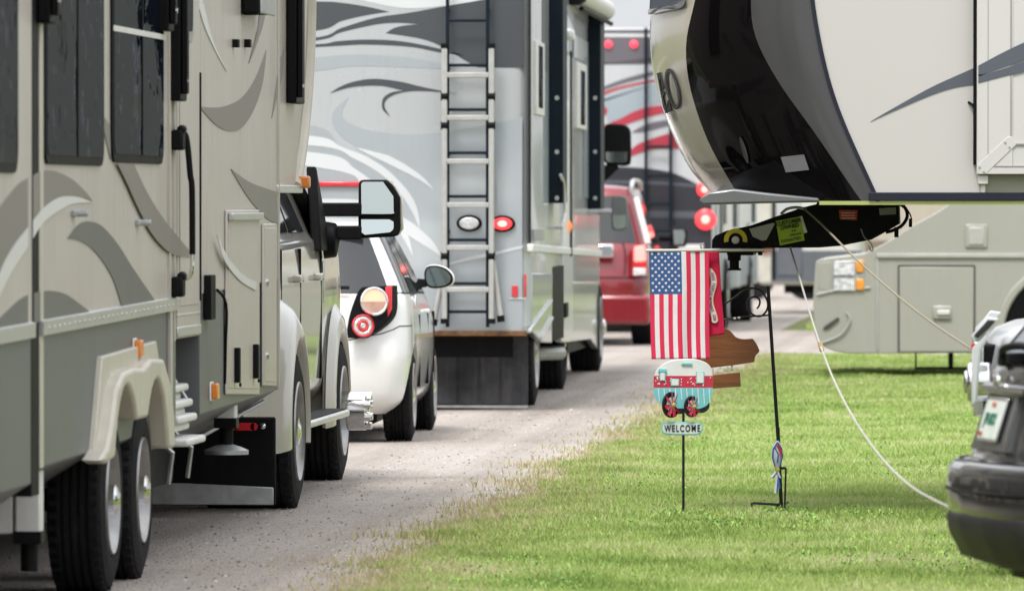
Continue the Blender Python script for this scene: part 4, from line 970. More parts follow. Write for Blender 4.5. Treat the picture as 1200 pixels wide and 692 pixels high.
for sx in (1, -1):
    k = MB(); k.tube(cr([(sx*.70, .55, 1.74), (sx*.70, .65, 1.86), (sx*.69, 1.5, 1.88), (sx*.69, 2.5, 1.86), (sx*.69, 2.7, 1.78)], 5, False), .025, 8); k.build('roof_rail', alu, S)
k = MB(); k.tube([(.90, .22, 1.16), (.755, .44, 1.68)], .035, 8); k.build('pillar_reflector', offwhite, S)
k = MB(); ol = [so(x, y, 90.3) for x, y in ((786, 266), (803, 266), (806, 272), (804, 289), (789, 290), (785, 284))]; k.prism(ol, (0, .15, 0)); mm = k.build('side_mirror', blackp, S, bevel=.03)
k = MB(); k.prism([so(x, y, 90.28) for x, y in ((789, 269), (801, 269), (803, 274), (801, 286), (790, 287))], (0, .03, 0)); k.build('mirror_glass', MATS['grey_mirror'], mm)
k = MB(); k.tube([so(772, 278, 90.4), so(788, 278, 90.4)], .05, 8); k.build('mirror_arm', blackp, mm)

# ================================================================== RED SWOOSH MOTORHOME
YC = 95.8; XC = onY(836, 300, YC).x
C_ = thing('motorhome', 'tall motorhome with red, white and black swoosh graphics in front of the red SUV', 'motorhome', (-5.4, 101, 0))
zt = onY(760, 33, YC).z
whitep = mat('white_rv_paint', (.50, .52, .54), .3, 0, .03, 1, coat=.5, dirt=.1)
k = MB(); w_ = 2.55; L_ = 12
pts = [(XC, YC+.05), (XC+.12, YC+L_-.2), (XC-.1, YC+L_), (XC-w_+.2, YC+L_), (XC-w_, YC+L_-.2), (XC-w_, YC+.05), (XC-w_+.05, YC), (XC-.05, YC)]
k.prism([(x, y, zt) for x, y in pts], (0, 0, -(zt-.5))); k.build('body', whitep, C_, bevel=.02)
gC = MB(); YG = YC-.004
def sc(o, mi, lift=0): swoosh(gC, o, lambda x, y: onY(x, y, YG-lift), (0, .003, 0), mi, 6)
sc([(606, 35, 1), (834, 35, 1), (834, 75, 1), (606, 75, 1)], 0)
sc([(606, 39, 1), (834, 40, 1), (834, 44, 1), (606, 43, 1)], 2, .003)
sc([(606, 75, 1), (834, 75, 1), (834, 62, 1), (834, 74, 1), (760, 70), (720, 73), (690, 82), (660, 90), (606, 100, 1)], 1, .002)
sc([(680, 115, 1), (702, 104), (730, 93), (755, 86), (775, 82, 1), (760, 90), (730, 98), (702, 108), (680, 120, 1)], 0, .003)
sc([(680, 122, 1), (702, 110), (725, 102), (757, 95), (790, 90, 1), (790, 92, 1), (757, 97.5), (725, 105), (702, 114), (680, 126, 1)], 3, .003)
sc([(680, 128, 1), (702, 117), (725, 108), (757, 100), (834, 92, 1), (834, 115, 1), (780, 120), (757, 125), (735, 140), (712, 142, 1), (710, 125), (700, 122), (680, 125, 1)], 4, .002)
sc([(690, 124, 1), (702, 123), (711, 127), (710, 134), (702, 140), (690, 142, 1)], 3, .004)
sc([(690, 154, 1), (702, 149), (725, 140), (745, 130), (770, 124), (834, 120, 1), (834, 132, 1), (790, 131), (757, 138), (730, 147), (702, 153), (690, 158, 1)], 3, .004)
sc([(740, 155, 1), (757, 146), (780, 141), (834, 138, 1), (834, 143, 1), (790, 146), (757, 154)], 0, .004)
sc([(735, 185, 1), (742, 173), (757, 165), (790, 155), (834, 148, 1), (834, 176, 1), (780, 174), (757, 177)], 3, .004)
sc([(680, 196, 1), (702, 196), (740, 196), (790, 203), (834, 226, 1), (834, 330, 1), (606, 330, 1), (606, 196, 1)], 5, .002)
sc([(606, 210, 1), (760, 212), (834, 218, 1), (834, 221, 1), (760, 216), (606, 214, 1)], 6, .005)
sc([(606, 244, 1), (834, 248, 1), (834, 256, 1), (606, 252, 1)], 6, .005)
gC.build('rear_graphics', [mat('plum_grey_vinyl', (.13, .12, .14), .35, 0, .05, 1, coat=.4), mat('plum_vinyl', (.09, .08, .09), .35, coat=.4), lightv, mat('red_vinyl', (.42, .035, .06), .35, 0, .05, 1, coat=.4), midv,
    mat('black_vinyl', (.02, .022, .03), .3, 0, .1, 1, coat=.5), mat('slate_vinyl', (.08, .09, .11), .3, coat=.4)], C_, smooth=0, recalc=False)
for px in (713, 743):
    k = MB(); p = onY(px, 52, YC); k.lathe(p+Vector((0, -.004, 0)), (0, -1, 0), [(.05, 0), (.05, .03), (0, .05)], 16); k.build('marker_light', mat('lit_marker', (.7, .05, .08), .3, emit=(1, .06, .1), estr=.8), C_)
k = MB(); YL = YC-.1
for px in (757, 786):
    p = onY(px, 60, YL); k.box(p.x-.02, p.x+.02, YL-.02, YL+.02, onY(px, 292, YL).z, zt)
    for yy in (60, 172, 250): k.box(p.x-.018, p.x+.018, YL, YC, onY(px, yy, YL).z-.02, onY(px, yy, YL).z+.02)
for yy in (172, 205, 238, 270): k.cyl(onY(757, yy, YL), onY(786, yy, YL), .018, 8)
k.build('rear_ladder', navy, C_)
for (px, py, r, m1) in ((826, 222, .10, redlit), (827, 257, .13, redlit)):
    k = MB(); p = onY(px, py, YC-.01); k.lathe(p, (0, -1, 0), [(r, 0), (r, .03), (r*.6, .06), (0, .07)], 20); o = k.build('tail_light', m1, C_)
    k = MB(); k.lathe(p+Vector((0, -.06, 0)), (0, -1, 0), [(r*.4, 0), (r*.4, .01), (0, .02)], 16); k.build('bulb', redhot, o)
k = MB(); a = onY(795, 292, YC-.12); b_ = onY(824, 286, YC-.12); k.box(a.x, b_.x, YC-.13, YC, a.z, b_.z); k.build('plate', offwhite, C_)
k = MB(); k.box(XC-w_, XC-.02, YC-.1, YC+.1, .45, .8); k.build('rear_bumper', blackp, C_, bevel=.03)
# right side details, in real positions along the wall
def sideC(name, y0, y1, z0, z1, m_, d=.01, bevel=0):
    X = XC+.01*(y0-YC); k = MB(); k.box(X-.02, X+.012+d, y0, y1, z0, z1); return k.build(name, m_, C_, bevel=bevel)
for (y0, y1, z0, z1, m_, nm) in ((96.3, 96.9, .55, 3.2, midv, 'side_panel'), (97.3, 97.9, 1.1, 1.65, dkgrey, 'side_panel'), (98.4, 98.9, 1.35, 2.6, MATS['black_vinyl'], 'window'), (99.4, 100.2, .5, 1.25, midv, 'baggage_door'),
    (100.9, 101.3, 1.3, 3.0, navy, 'window'), (102., 102.4, .5, 3.0, lightv, 'entry_door'), (104.6, 105.4, .5, 1.35, bluegrey, 'baggage_door'), (106, 106.6, 1.35, 2.4, navy, 'window')):
    sideC(nm, y0, y1, z0, z1, m_)
for y in (98.6, 105.0):
    wheel(C_, (XC+.01*(y-YC)+.04, y, .45), .45, .3, 1, .28, alu, 8, hub=0)
k = MB(); k.box(XC-w_+.2, XC-.3, YC+.3, YC+11, .25, .5); k.build('chassis', black, C_)
# ================================================================== FIFTH WHEEL TRAILER ON THE RIGHT
YS = 39.75; YCn = 41.0
D = thing('fifth_wheel_trailer', 'cream fifth wheel trailer with black nose cap, unhitched and parked over the grass at right', 'trailer', (1.5, 41, 0))
capcream = mat('cap_cream_gelcoat', (.42, .39, .32), .14, 0, .03, 1, .03, 1.0, coat=.5)
capgrey = mat('cap_charcoal_gelcoat', (.06, .06, .063), .35, .2, .06, 1.5, .03, 2, coat=.6)
wallw = mat('cream_wall', (.53, .51, .49), .4, 0, .015, .7, coat=.2)
wallw2 = mat('cream_slide_wall', (.57, .555, .54), .4, 0, .015, .7, coat=.2)
def interp1(tab):
    xs = [a for a, b in tab]; vs = [b for a, b in tab]
    return lambda y: float(np.interp(y, xs, vs))
def smooth_tab(tab):
    P = cr([(a, b, 0) for a, b in tab], 8, False); return interp1([(p.x, p.y) for p in P])
sil = smooth_tab([(-280, 800), (-150, 780), (-60, 768), (10, 763), (45, 761.5), (90, 766), (142, 781.6), (194, 806), (224, 831), (236, 842)])
b1 = smooth_tab([(-280, 880), (-150, 850), (-60, 828), (0, 814.6), (52, 804), (104, 809), (166, 830), (222, 861), (236, 869)])
b2 = smooth_tab([(-280, 940), (-150, 905), (-60, 886), (0, 880), (45, 886), (97, 913), (156, 955), (222, 1000), (236, 1010)])
b3 = smooth_tab([(-280, 960), (-150, 950), (-60, 947), (0, 950), (76, 964), (139, 984), (222, 1021), (236, 1027)])
tn = lambda y: max(b3(y)-6, 948)
def S_(px, py, lift=0):
    """surface of the moulded cap"""
    xs, xt = sil(py), tn(py)
    u = (px-xs)/(xt-xs)
    if u >= 1: Y = YS; nrm = Vector((0, -1, 0))
    else:
        u = max(u, 0); Y = YS+1.15*(1-(1-(1-u)**2.3)**(1/1.9)); nrm = Vector((-(1-u)*.9, -.5, 0)).normalized()
    p = onY(px, py, Y); X = p.x
    q = Vector((X, Y, p.z))+nrm*lift
    return q
rows = list(np.linspace(-280, 236, 44))
def bandgrid(name, fa, fb, m_, n=16, lift=0, ease=1.0, parent=None):
    for mirror in (False, True):
        k = MB()
        fn = lambda i, py: (lambda q: Vector((q.x, 2*YCn-q.y, q.z)) if mirror else q)(S_(fa(py)+(fb(py)-fa(py))*(i/n)**ease, py, lift))
        k.grid(fn, list(range(n+1)), rows, flip=mirror)
        k.build(name, m_, parent or D, smooth=50, recalc=False)
bandgrid('nose_cap', sil, b1, capcream, 22, ease=2.0)
bandgrid('cap_black_panel', b1, b2, blackg, 16)
bandgrid('cap_grey_panel', b2, b3, capgrey, 10)
bandgrid('cap_trim', lambda y: b3(y)-.5, lambda y: b3(y)+4.5, mat('dark_blue_trim', (.015, .017, .03), .45, 0, .1, 3, spec=.3), 3, lift=.012)
# centre strip that joins both halves at the very front
k = MB(); k.grid(lambda i, py: (lambda q: Vector((q.x, q.y+(2*YCn-2*q.y)*i/6, q.z)))(S_(sil(py), py)), list(range(7)), rows); k.build('nose_front', capcream, D, smooth=60, recalc=False)
# side walls, roof, floor
zb_ = onY(1000, 234, YS).z; zt_ = S_(960, -280).z; XR = 9.0
k = MB()
for Yw in (YS, 2*YCn-YS):
    pts = [onY(b3(y)+2, y, YS) for y in rows]; P = [Vector((p.x, Yw, p.z)) for p in pts]+[Vector((XR, Yw, zb_)), Vector((XR, Yw, zt_))]
    P = [P[-1]]+P[:-1]
    k.prism([p for p in P], (0, .03 if Yw == YS else -.03, 0))
k.build('side_wall', wallw, D, smooth=0, recalc=True)
k = MB(); front = [S_(sil(236)+(tn(236)-sil(236))*(i/14)**2, 236) for i in range(15)]
pl = [Vector((p.x, p.y, zb_+.005)) for p in front]+[Vector((XR, YS+.02, zb_+.005))]; plm = [Vector((p.x, 2*YCn-p.y, p.z)) for p in pl][::-1]
k.prism([p for p in pl+plm], (0, 0, .02)); k.build('underbelly', mat('underbelly', (.03, .03, .03), .7), D)
k = MB(); front = [S_(sil(-280)+(tn(-280)-sil(-280))*(i/14)**2, -280) for i in range(15)]
pl = [Vector((p.x, p.y, zt_)) for p in front]+[Vector((XR, YS, zt_))]; plm = [Vector((p.x, 2*YCn-p.y, p.z)) for p in pl][::-1]
k.prism([p for p in pl+plm], (0, 0, .03)); k.build('roof', offwhite, D)
k = MB(); k.box(XR-.03, XR, YS, 2*YCn-YS, .6, zt_); k.build('rear_wall', wallw, D)
# bottom rails
a = onY(1018, 226, YS); b_ = onY(1018, 235, YS); k = MB(); k.box(a.x, 1.0, YS-.018, YS+.02, b_.z, a.z+.003); k.build('lower_trim', MATS['dark_blue_trim'], D, bevel=.003)
a = onY(905, 235.5, YS); b_ = onY(905, 240, YS); k = MB(); k.box(onY(960, 238, YS).x, 1.0, YS-.005, YS+.06, b_.z, a.z); k.build('drip_rail', mat('grass_reflection_rail', (.42, .46, .16), .35, .2, .1, 5), D)  # grass reflection painted in as the rail's yellow-green colour
k = MB(); k.prism([onY(x, y, YS-.02+.0) for x, y in ((819, 234), (830, 225), (860, 221), (900, 226), (960, 232), (960, 237), (900, 238), (822, 240))], (0, 2.5, 0)); k.build('cap_sill', mat('sill_grey', (.14, .145, .15), .3, .3, coat=.5), D, bevel=.012)
# lower body behind the gooseneck
k = MB(); k.box(1.0, XR-.03, YS+.005, 2*YCn-YS-.005, .62, zb_+.004); k.build('lower_body', wallw2, D)
for x in (5.0, 5.95):
    for (yy, sd) in ((YS-.0, -1), (2*YCn-YS, 1)):
        pass
k = MB()
for x in (5.0, 5.95):
    for yy in (YS+.01, 2*YCn-YS-.25): k.cyl((x, yy-.03, .39), (x, yy+.24, .39), .39, 36)
k.build('wheel', rubber, D, bevel=.03)
k = MB(); k.box(1.2, 1.32, YS+.1, YS+.22, 0.0, .62); k.box(1.2, 1.32, 2*YCn-YS-.22, 2*YCn-YS-.1, 0, .62); k.build('landing_leg', steel, D)
# swoosh on the wall
gD = MB(); swoosh(gD, [(1020, 142.5, 1), (1050, 125), (1090, 103), (1118, 90), (1148, 76.5), (1200, 50), (1240, 34, 1), (1240, 62, 1), (1200, 84), (1175, 90), (1147, 98), (1118, 103), (1090, 112), (1050, 129)],
    lambda x, y: onY(x, y, YS-.004-(.0)), (0, .003, 0), 0, 6)
# slide-out box
XSl = onY(1145, 100, YS).x; zs0 = onY(1145, 204, YS).z; YF = YS-.06
k = MB(); k.box(XSl, 6.0, YF, YS+.01, zs0, 3.6); sl = k.build('slide_out', wallw2, D, bevel=.004)
k = MB(); a = onY(1185, 160, YF)
k.box(XSl, onY(1187, 0, YF).x, YF-.006, YF, zs0, 3.6); k.box(XSl, 6, YF-.008, YF, zs0, onY(1187, 196, YF).z); k.build('slide_frame', wallw2, sl, bevel=.002)
k = MB(); P = [onY(x, y, YF-.010) for x, y in ((1147, 204), (1155, 204), (1191, 169.5), (1186, 160), (1181, 160), (1145, 194))]; k.prism(P, (0, .01, 0)); co = k.build('corner_brace', wallw2, sl, bevel=.002)
k = MB()
for x, y in ((1178, 167), (1183, 172.5), (1148, 196), (1153, 201.5)): k.cyl(onY(x, y, YF-.014), onY(x, y, YF-.009), .006, 10)
k.build('screw', steel, co)
k = MB(); p = onY(1185, 0, YF); k.box(p.x-.004, p.x+.003, YF-.0075, YF, onY(1185, 160, YF).z, 3.6); q = onY(1153, 195, YF); k.box(q.x, 6, YF-.0095, YF, q.z-.004, q.z+.003); q = onY(1190, 169, YF); k.box(q.x, 6, YF-.0095, YF, q.z-.004, q.z+.003)
p = onY(1158, 0, YF); k.box(p.x-.0015, p.x+.0015, YF-.0075, YF, zs0+.1, 3.6)
k.build('panel_joint', mat('joint_grey', (.25, .24, .22), .6), sl)
k = MB(); p = onY(1142.5, 0, YS); k.box(p.x-.008, XSl+.003, YF+.005, YS, onY(1142, 193, YS).z, 3.6); k.build('rubber_seal', blackp, sl)
k = MB(); k.box(onY(1146, 206, YS).x, onY(1158, 206, YS).x, YS-.045, YS, onY(1146, 216, YS).z, onY(1146, 205, YS).z); k.box(onY(1149, 206, YS).x, onY(1155, 206, YS).x, YS-.02, YS, onY(1146, 226, YS).z, onY(1146, 216, YS).z); k.build('slide_bracket', offwhite, D, bevel=.006)
k = MB(); a = onY(1148, 206, YS-.003); k.box(a.x+.03, 6.0, YS-.004, YS, onY(1148, 225.5, YS).z, zs0); k.build('shadow_panel', mat('wall_shade_olive', (.28, .28, .22), .5, 0, .1, 2), D)  # darker strip paints the shade below the slide-out onto the wall
k = MB(); p = onY(1135, 120, YS); k.tube([Vector((p.x, YS, p.z)), Vector((p.x+.02, YS-.03, p.z-.012)), Vector((onY(1142, 127, YS).x, YS-.03, onY(1142, 127, YS).z))], .007, 6); k.build('hook', blackp, D)
gD.build('side_graphics', mat('slate_blue_vinyl', (.085, .095, .12), .35, .1, .04, 2, coat=.4), D, smooth=0, recalc=False)
gE = MB(); swoosh(gE, [(1146.5, 77, 1), (1200, 50), (1290, 15, 1), (1290, 38, 1), (1200, 71), (1165, 83), (1137.5+9, 90, 1)], lambda x, y: onY(x, y, YF-.0095), (0, .002, 0), 0); swoosh(gE, [(1146.5, 88, 1), (1165, 84), (1200, 73), (1290, 44, 1), (1290, 60, 1), (1200, 84), (1175, 90), (1146.5, 97.5, 1)], lambda x, y: onY(x, y, YF-.0095), (0, .002, 0), 0)
gE.build('side_graphics', MATS['slate_blue_vinyl'], sl, smooth=0, recalc=False)
# lettering and marks on the cap
k = MB()
def ringdecal(cx, cy, rx, ry, tilt, w1, m_idx, lift):
    n = 40; V = []; F = []
    for i in range(n):
        a = 2*math.pi*i/n
        for s in (1, w1):
            ex, ey = rx*s*math.cos(a), ry*(s*1.0 if s == 1 else (1-(1-s)*.42))*math.sin(a)
            X = cx+ex*math.cos(tilt)-ey*math.sin(tilt); Y_ = cy+ex*math.sin(tilt)+ey*math.cos(tilt)
            V.append(S_(X, Y_, lift))
    for i in range(n): F.append((2*i, 2*i+1, (2*i+3) % (2*n), (2*i+2) % (2*n)))
    k.add(V, F, m_idx)
ringdecal(789.5, 104.5, 8.2, 24.5, -.22, .52, 0, .006); ringdecal(789.5, 104.5, 6.9, 22.6, -.22, .82, 1, .008)
Eo = [(770.5, 86), (774, 85), (778.5, 102), (778, 106), (776.6, 104), (774.8, 93), (773.2, 93), (776, 108), (778.5, 107), (779.4, 111), (777.5, 113.5), (780, 124), (782.5, 123.5), (783.4, 117), (785, 117), (787.8, 130), (781, 133), (778, 126)]
k.prism([S_(x+.6, y, .008) for x, y in Eo], (.004, .003, 0), 0)
k.build('cap_lettering', [mat('letter_grey', (.06, .06, .07), .6, spec=.1), mat('letter_dark', (.12, .12, .13), .6, spec=.1)], D, smooth=0, recalc=False)
k = MB(); swoosh(k, [(759, 12, 1), (766, 11), (780, 8), (795, 5), (801, 2), (806, -4, 1), (807, 2), (803, 8), (796, 11), (780, 14), (766, 17), (760, 17, 1)], lambda x, y: S_(max(x, sil(y)+.4), y, .02), (.0, .03, 0), 0); k.build('cap_window_trim', mat('trim_grey', (.12, .12, .13), .2, .4, coat=.5), D, smooth=0)
k = MB(); swoosh(k, [(764, -60, 1), (812, -60, 1), (806, -6, 1), (800, 2), (780, 8), (763, 11, 1)], lambda x, y: S_(max(x, sil(y)+.4), y, .012), (0, .02, 0), 0); k.build('cap_window', glass, D, smooth=0)
k = MB(); k.prism([S_(x, y, .008) for x, y in ((916, 184), (943, 181), (949, 199), (922, 202))], (0, .004, 0)); k.build('cap_label', mat('grey_label', (.16, .16, .17), .6), D, smooth=0)
k = MB(); n = 28; k.prism([S_(876+2.8*math.cos(2*math.pi*i/n)*1.0+ -2.5+5.0*math.sin(2*math.pi*i/n)*-1*.9*-1, 176-15.5*math.sin(2*math.pi*i/n)*-1, .010) for i in range(n)], (0, .004, 0)); k.build('cap_lamp', mat('dark_lamp', (.05, .05, .06), .1, .5, coat=1), D, smooth=0)

# pin box
PB = MB(); Yp = YCn
def pb(x, y, d=0): return onY(x, y, Yp-.18+d)
PB.prism([pb(x, y) for x, y in ((834, 291), (834.5, 281), (838, 276), (852, 270), (880, 264), (905, 255), (940, 243), (957, 239), (958, 233), (1053, 233), (1054, 262), (1040, 270), (1020, 281), (1005, 284), (985, 288), (960, 290), (835, 291))], (0, .36, 0))
pbo = PB.build('pin_box', black, D, bevel=.008)
k = MB(); k.prism([pb(x, y, -.005) for x, y in ((878, 268), (906, 261), (908, 262), (898, 281), (893, 282), (882, 277))], (0, .006, 0)); k.build('pin_box_window', mat('pale_grey_plate', (.42, .42, .42), .5), pbo, smooth=0)
# yellow dial
c = pb(862, 279, -.004)
k = MB()
s = 41/9000.
pts = [(c.x+.062*math.cos(R(t)), c.y, c.z-.01+.062*math.sin(R(t))) for t in np.linspace(-12, 192, 24)]+[(c.x+.038*math.cos(R(t)), c.y, c.z-.01+.038*math.sin(R(t))) for t in np.linspace(192, -12, 24)]
k.prism(pts, (0, .03, 0)); k.build('yellow_dial', mat('yellow_decal', (.70, .56, .03), .5), pbo, smooth=0)
k = MB(); k.lathe((c.x, c.y+.02, c.z-.01), (0, -1, 0), [(.062, 0), (.062, .008), (.0, .008)], 28); k.build('dial_plate', black, pbo)
k = MB(); k.lathe((c.x, c.y+.01, c.z-.01), (0, -1, 0), [(.02, 0), (.02, .025), (0, .03)], 20); k.build('pivot_pin', offwhite, pbo)
k = MB(); a = pb(843, 296); b_ = pb(893, 290); k.box(a.x, b_.x, Yp-.26, Yp+.26, a.z, b_.z); a = pb(852, 301); k.box(a.x, pb(883, 300).x, Yp-.2, Yp+.2, pb(850, 299).z, b_.z)
k.box(pb(893, 297).x-.02, pb(894, 297).x, Yp-.26, Yp-.2, pb(893, 299).z, b_.z)
k.build('hitch_plate', black, pbo, bevel=.006)
k = MB(); c2 = pb(860.5, 300, .18); zz = lambda y: pb(860, y).z
k.lathe((c2.x, Yp, zz(317)), (0, 0, 1), [(0, 0), (.038, 0), (.038, zz(315)-zz(317)), (.026, zz(314)-zz(317)), (.026, zz(306)-zz(317)), (.036, zz(305)-zz(317)), (.036, zz(296)-zz(317)), (0, zz(296)-zz(317))], 24); k.build('king_pin', black, pbo)
# labels on pin box
def label_quad(nm, pts, m_, d, parent): k = MB(); k.prism([pb(x, y, d) for x, y in pts], (0, .002, 0)); return k.build(nm, m_, parent, smooth=0)
label_quad('paper_slip', ((936, 253.5), (940, 253), (946, 272), (942, 273.5)), offwhite, -.005, pbo)
gt = label_quad('green_tag', ((909, 259), (938, 253.5), (943, 281.5), (914, 287.5)), mat('lime_paper', (.36, .52, .03), .6, 0, .04, 4), -.009, pbo)
k = MB(); rt = (pb(938, 253.5)-pb(909, 259)).normalized(); upv = (pb(909, 259)-pb(914, 287.5)).normalized()
ink = mat('black_ink', (.02, .02, .02), .6)
def tg(t, px, py, size, bold=0, sx=1): put_text(k, t, size, pb(px, py, -.0115), rt, upv, bold, 0, sx)
tg('CUSTOMER', 924.2, 260.3, .028, .0012, .93); tg('OWNED', 925.5, 265.6, .028, .0012, .93); tg('4-6', 930, 270.2, .018, .0003)
tg('delivered', 932, 274.5, .016, .0005); tg('DONATED', 927, 281, .022, .0003)
k.build('tag_lettering', ink, gt, smooth=0)
rl_ = label_quad('red_label', ((983, 246), (1005, 246), (1004, 258), (984, 257)), mat('red_label_paper', (.45, .05, .04), .6), -.006, pbo)
k = MB()
for i in range(3): a = pb(986, 249+i*3, -.0085); b_ = pb(1002, 250+i*3, -.0085); k.box(a.x, b_.x, a.y, a.y+.001, b_.z, a.z)
k.build('label_lines', mat('pink_ink', (.7, .45, .4), .6), rl_, smooth=0)
label_quad('grey_label', ((1030, 244), (1050, 243), (1050, 251), (1031, 252)), mat('label_grey', (.25, .25, .25), .6), -.006, pbo)
k = MB(); P = lambda x, y, d=0: onY(x, y, Yp-.2+d)
k.tube(cr([P(1053, 238), P(1061, 244), P(1063, 254), P(1057, 264), P(1046, 270), P(1038, 272)], 5, False), .009, 8)
k.tube(cr([P(1058, 238), P(1066, 250), P(1068, 256)], 4, False), .004, 6); k.box(P(1065, 256).x, P(1069, 256).x, Yp-.21, Yp-.19, P(1066, 266).z, P(1066, 256).z); k.box(P(1048, 262).x, P(1053, 262).x, Yp-.21, Yp-.19, P(1050, 278).z, P(1050, 266).z)
k.build('break_away_cable', blackp, pbo)
k = MB(); k.tube(cr([P(1009, 268), P(1013, 278), P(1020, 284), P(1023, 292), P(1021, 294), P(1018, 288)], 5, False), .003, 6)
k.tube(cr([P(915, 251), P(922, 245), P(933, 243), P(945, 245)], 5, False), .008, 8)
k.build('safety_wire', steel, pbo)

# ropes
ropem = mat('pale_rope', (.45, .44, .39), .7, 0, .1, 60)
rope2 = mat('tan_rope', (.30, .27, .19), .7, 0, .1, 60)
k = MB(); pts = [onY(926, 292, 40.7), onY(938, 330, 39.6), onY(951, 372, 38.3), onY(962, 405, 37.2), onY(978, 450, 35.2), onY(1000, 493, 33.2), (0, 0, 0), (0, 0, 0)]
pts = [onY(926, 290, 40.75), onY(936, 322, 40), onY(949, 366, 39), onY(962, 406, 38), onY(978, 447, 36.5), onY(1001, 491, 34.7), onY(1032, 535, 32.5), onY(1068, 570, 30.6), onY(1112, 594, 28.9)]
k.tube(cr(pts, 6, False), .0052, 8); ro = rebase(k.build('rope', ropem), pts[0]); tag(ro, 'pale rope with a taped join hanging slack from the hitch to the grey car bumper', 'rope', 'ropes slung from the hitch')
k = MB(); k.tube([pts[3]-Vector((.005, 0, -.02)), pts[3]+Vector((.006, -.02, -.02))], .012, 8); k.build('rope_tape', mat('tan_tape', (.4, .28, .15), .7), None)
o_ = bpy.data.objects['rope_tape']; o_.parent = ro; o_.data.transform(Matrix.Translation(-Vector(pts[0])))
k = MB(); pts = [onY(943, 245, 40.75), onY(962, 262, 40.2), onY(1005, 305, 38.8), onY(1050, 345, 37.2), onY(1095, 380, 35.5), onY(1142, 411, 33.6)]
k.tube(cr(pts, 6, False), .0052, 8); tag(rebase(k.build('rope', rope2), pts[0]), 'tan rope pulled straight from the top of the black hitch to the white SUV', 'rope', 'ropes slung from the hitch')

# ================================================================== FLAGS, SIGNS, STANDS
YFl = 40.45
def fl(px, py, d=0): return onY(px, py, YFl+d)
k = MB(); k.cyl(fl(757, 293.5), fl(905, 292.5), .008, 10); rod = k.build('flag_rod', mat('pale_rod', (.6, .58, .55), .4, .3), None)
rebase(rod, fl(757, 293.5)); tag(rod, 'thin horizontal metal rod clamped under the hitch plate, carrying the flags', 'rod')
k2 = MB(); k2.tube(cr([fl(823, 293), fl(821, 287), fl(825, 285)], 4, False), .004, 6); k2.build('rod_clip', steel, None); o_ = bpy.data.objects['rod_clip']; o_.parent = rod; o_.data.transform(Matrix.Translation(-fl(757, 293.5)))
def cloth(u, v, quad, ph, amp, dep=0):
    """quad: four photo corners tl,tr,bl,br ; u, v in 0..1 ; soft vertical folds that deepen downwards"""
    (ax, ay), (bx_, by), (cx_, cy), (dx_, dy) = quad
    x = (ax*(1-u)+bx_*u)*(1-v)+(cx_*(1-u)+dx_*u)*v; y = (ay*(1-u)+by*u)*(1-v)+(cy*(1-u)+dy*u)*v
    w_ = amp*(.25+v)*(math.sin(u*9+ph)+.5*math.sin(u*17+ph*2+v*2))
    return fl(x+.6*math.sin(v*6+ph)*v, y, dep+w_)
def fab(name, c, transl=.3):
    m_ = mat(name, c, .75, 0, .05, 8, .15, 250)
    return m_
fr_, fw_, fb_ = fab('flag_red', (.72, .025, .09)), fab('flag_white', (.78, .76, .78)), fab('flag_blue', (.035, .10, .28))
quad = ((760.5, 294), (831, 294), (763.5, 420.5), (832, 420))
k = MB(); nu, nv = 52, 60
V = [cloth(i/nu, j/nv, quad, .5, .012) for j in range(nv+1) for i in range(nu+1)]
F_ = []; 
for j in range(nv):
    for i in range(nu):
        st_ = int(i/nu*13); mi = 0 if st_ % 2 == 0 else 1
        if st_ < 7 and j/nv < .39: mi = 2
        if st_ >= 0: 
            if mi != 2 and j/nv < .39 and st_ >= 7: mi = 1 if (st_-7) % 2 == 0 else 0
        F_.append(((j*(nu+1)+i, j*(nu+1)+i+1, (j+1)*(nu+1)+i+1, (j+1)*(nu+1)+i), mi))
for f, mi in F_: k.f.append(f); k.m.append(mi)
k.v = [tuple(v) for v in V]
flag = k.build('flag', [fr_, fw_, fb_], None, smooth=60, recalc=False)
org = fl(795, 294); rebase(flag, org); sd = flag.modifiers.new('thick', 'SOLIDIFY'); sd.thickness = .002
tag(flag, 'small stars and stripes flag hanging vertically from the rod beside the hitch', 'flag', 'small flags hanging from the rod')
k = MB(); n = 0
for r in range(11):
    for c in range(9):
        if (r+c) % 2: continue
        u = (c+.9)/9.8*(7/13.); v = (r+.75)/11.5*.39
        ctr = cloth(u, v, quad, .5, .012)+Vector((0, -.004, 0))
        P_ = [ctr+Vector((.0088*(1 if i % 2 == 0 else .48)*math.sin(2*math.pi*i/10+.3), 0, .0088*(1 if i % 2 == 0 else .48)*math.cos(2*math.pi*i/10+.3))) for i in range(10)]
        k.prism(P_, (0, .001, 0))
k.build('star', fw_, None, smooth=0); s_ = bpy.data.objects['star']; s_.name = 'stars'; s_.data.transform(Matrix.Translation(-org)); s_.parent = flag
# crimson flag behind
k = MB(); quad2 = ((812, 294), (842.5, 294), (814, 396), (849, 391.5))
V = [cloth(i/24, j/40, quad2, 2.2, .004, .04) for j in range(41) for i in range(25)]
k.v = [tuple(v) for v in V]; k.f = [(j*25+i, j*25+i+1, (j+1)*25+i+1, (j+1)*25+i) for j in range(40) for i in range(24)]; k.m = [0]*len(k.f)
f2 = k.build('flag', fab('flag_crimson', (.55, .004, .055)), None, smooth=60, recalc=False); org = fl(827, 294); rebase(f2, org); sd = f2.modifiers.new('thick', 'SOLIDIFY'); sd.thickness = .002
tag(f2, 'crimson flag with a wavy white lettered banner, half behind the striped flag', 'flag', 'small flags hanging from the rod')
k = MB(); yb = np.linspace(314, 378, 34); cx = lambda y: 833.6+2.4*math.sin((y-318)/7.3)+(y-314)*.025; hw = lambda y: 2.9*min(1, (y-312.5)/8, (380-y)/4)+.2
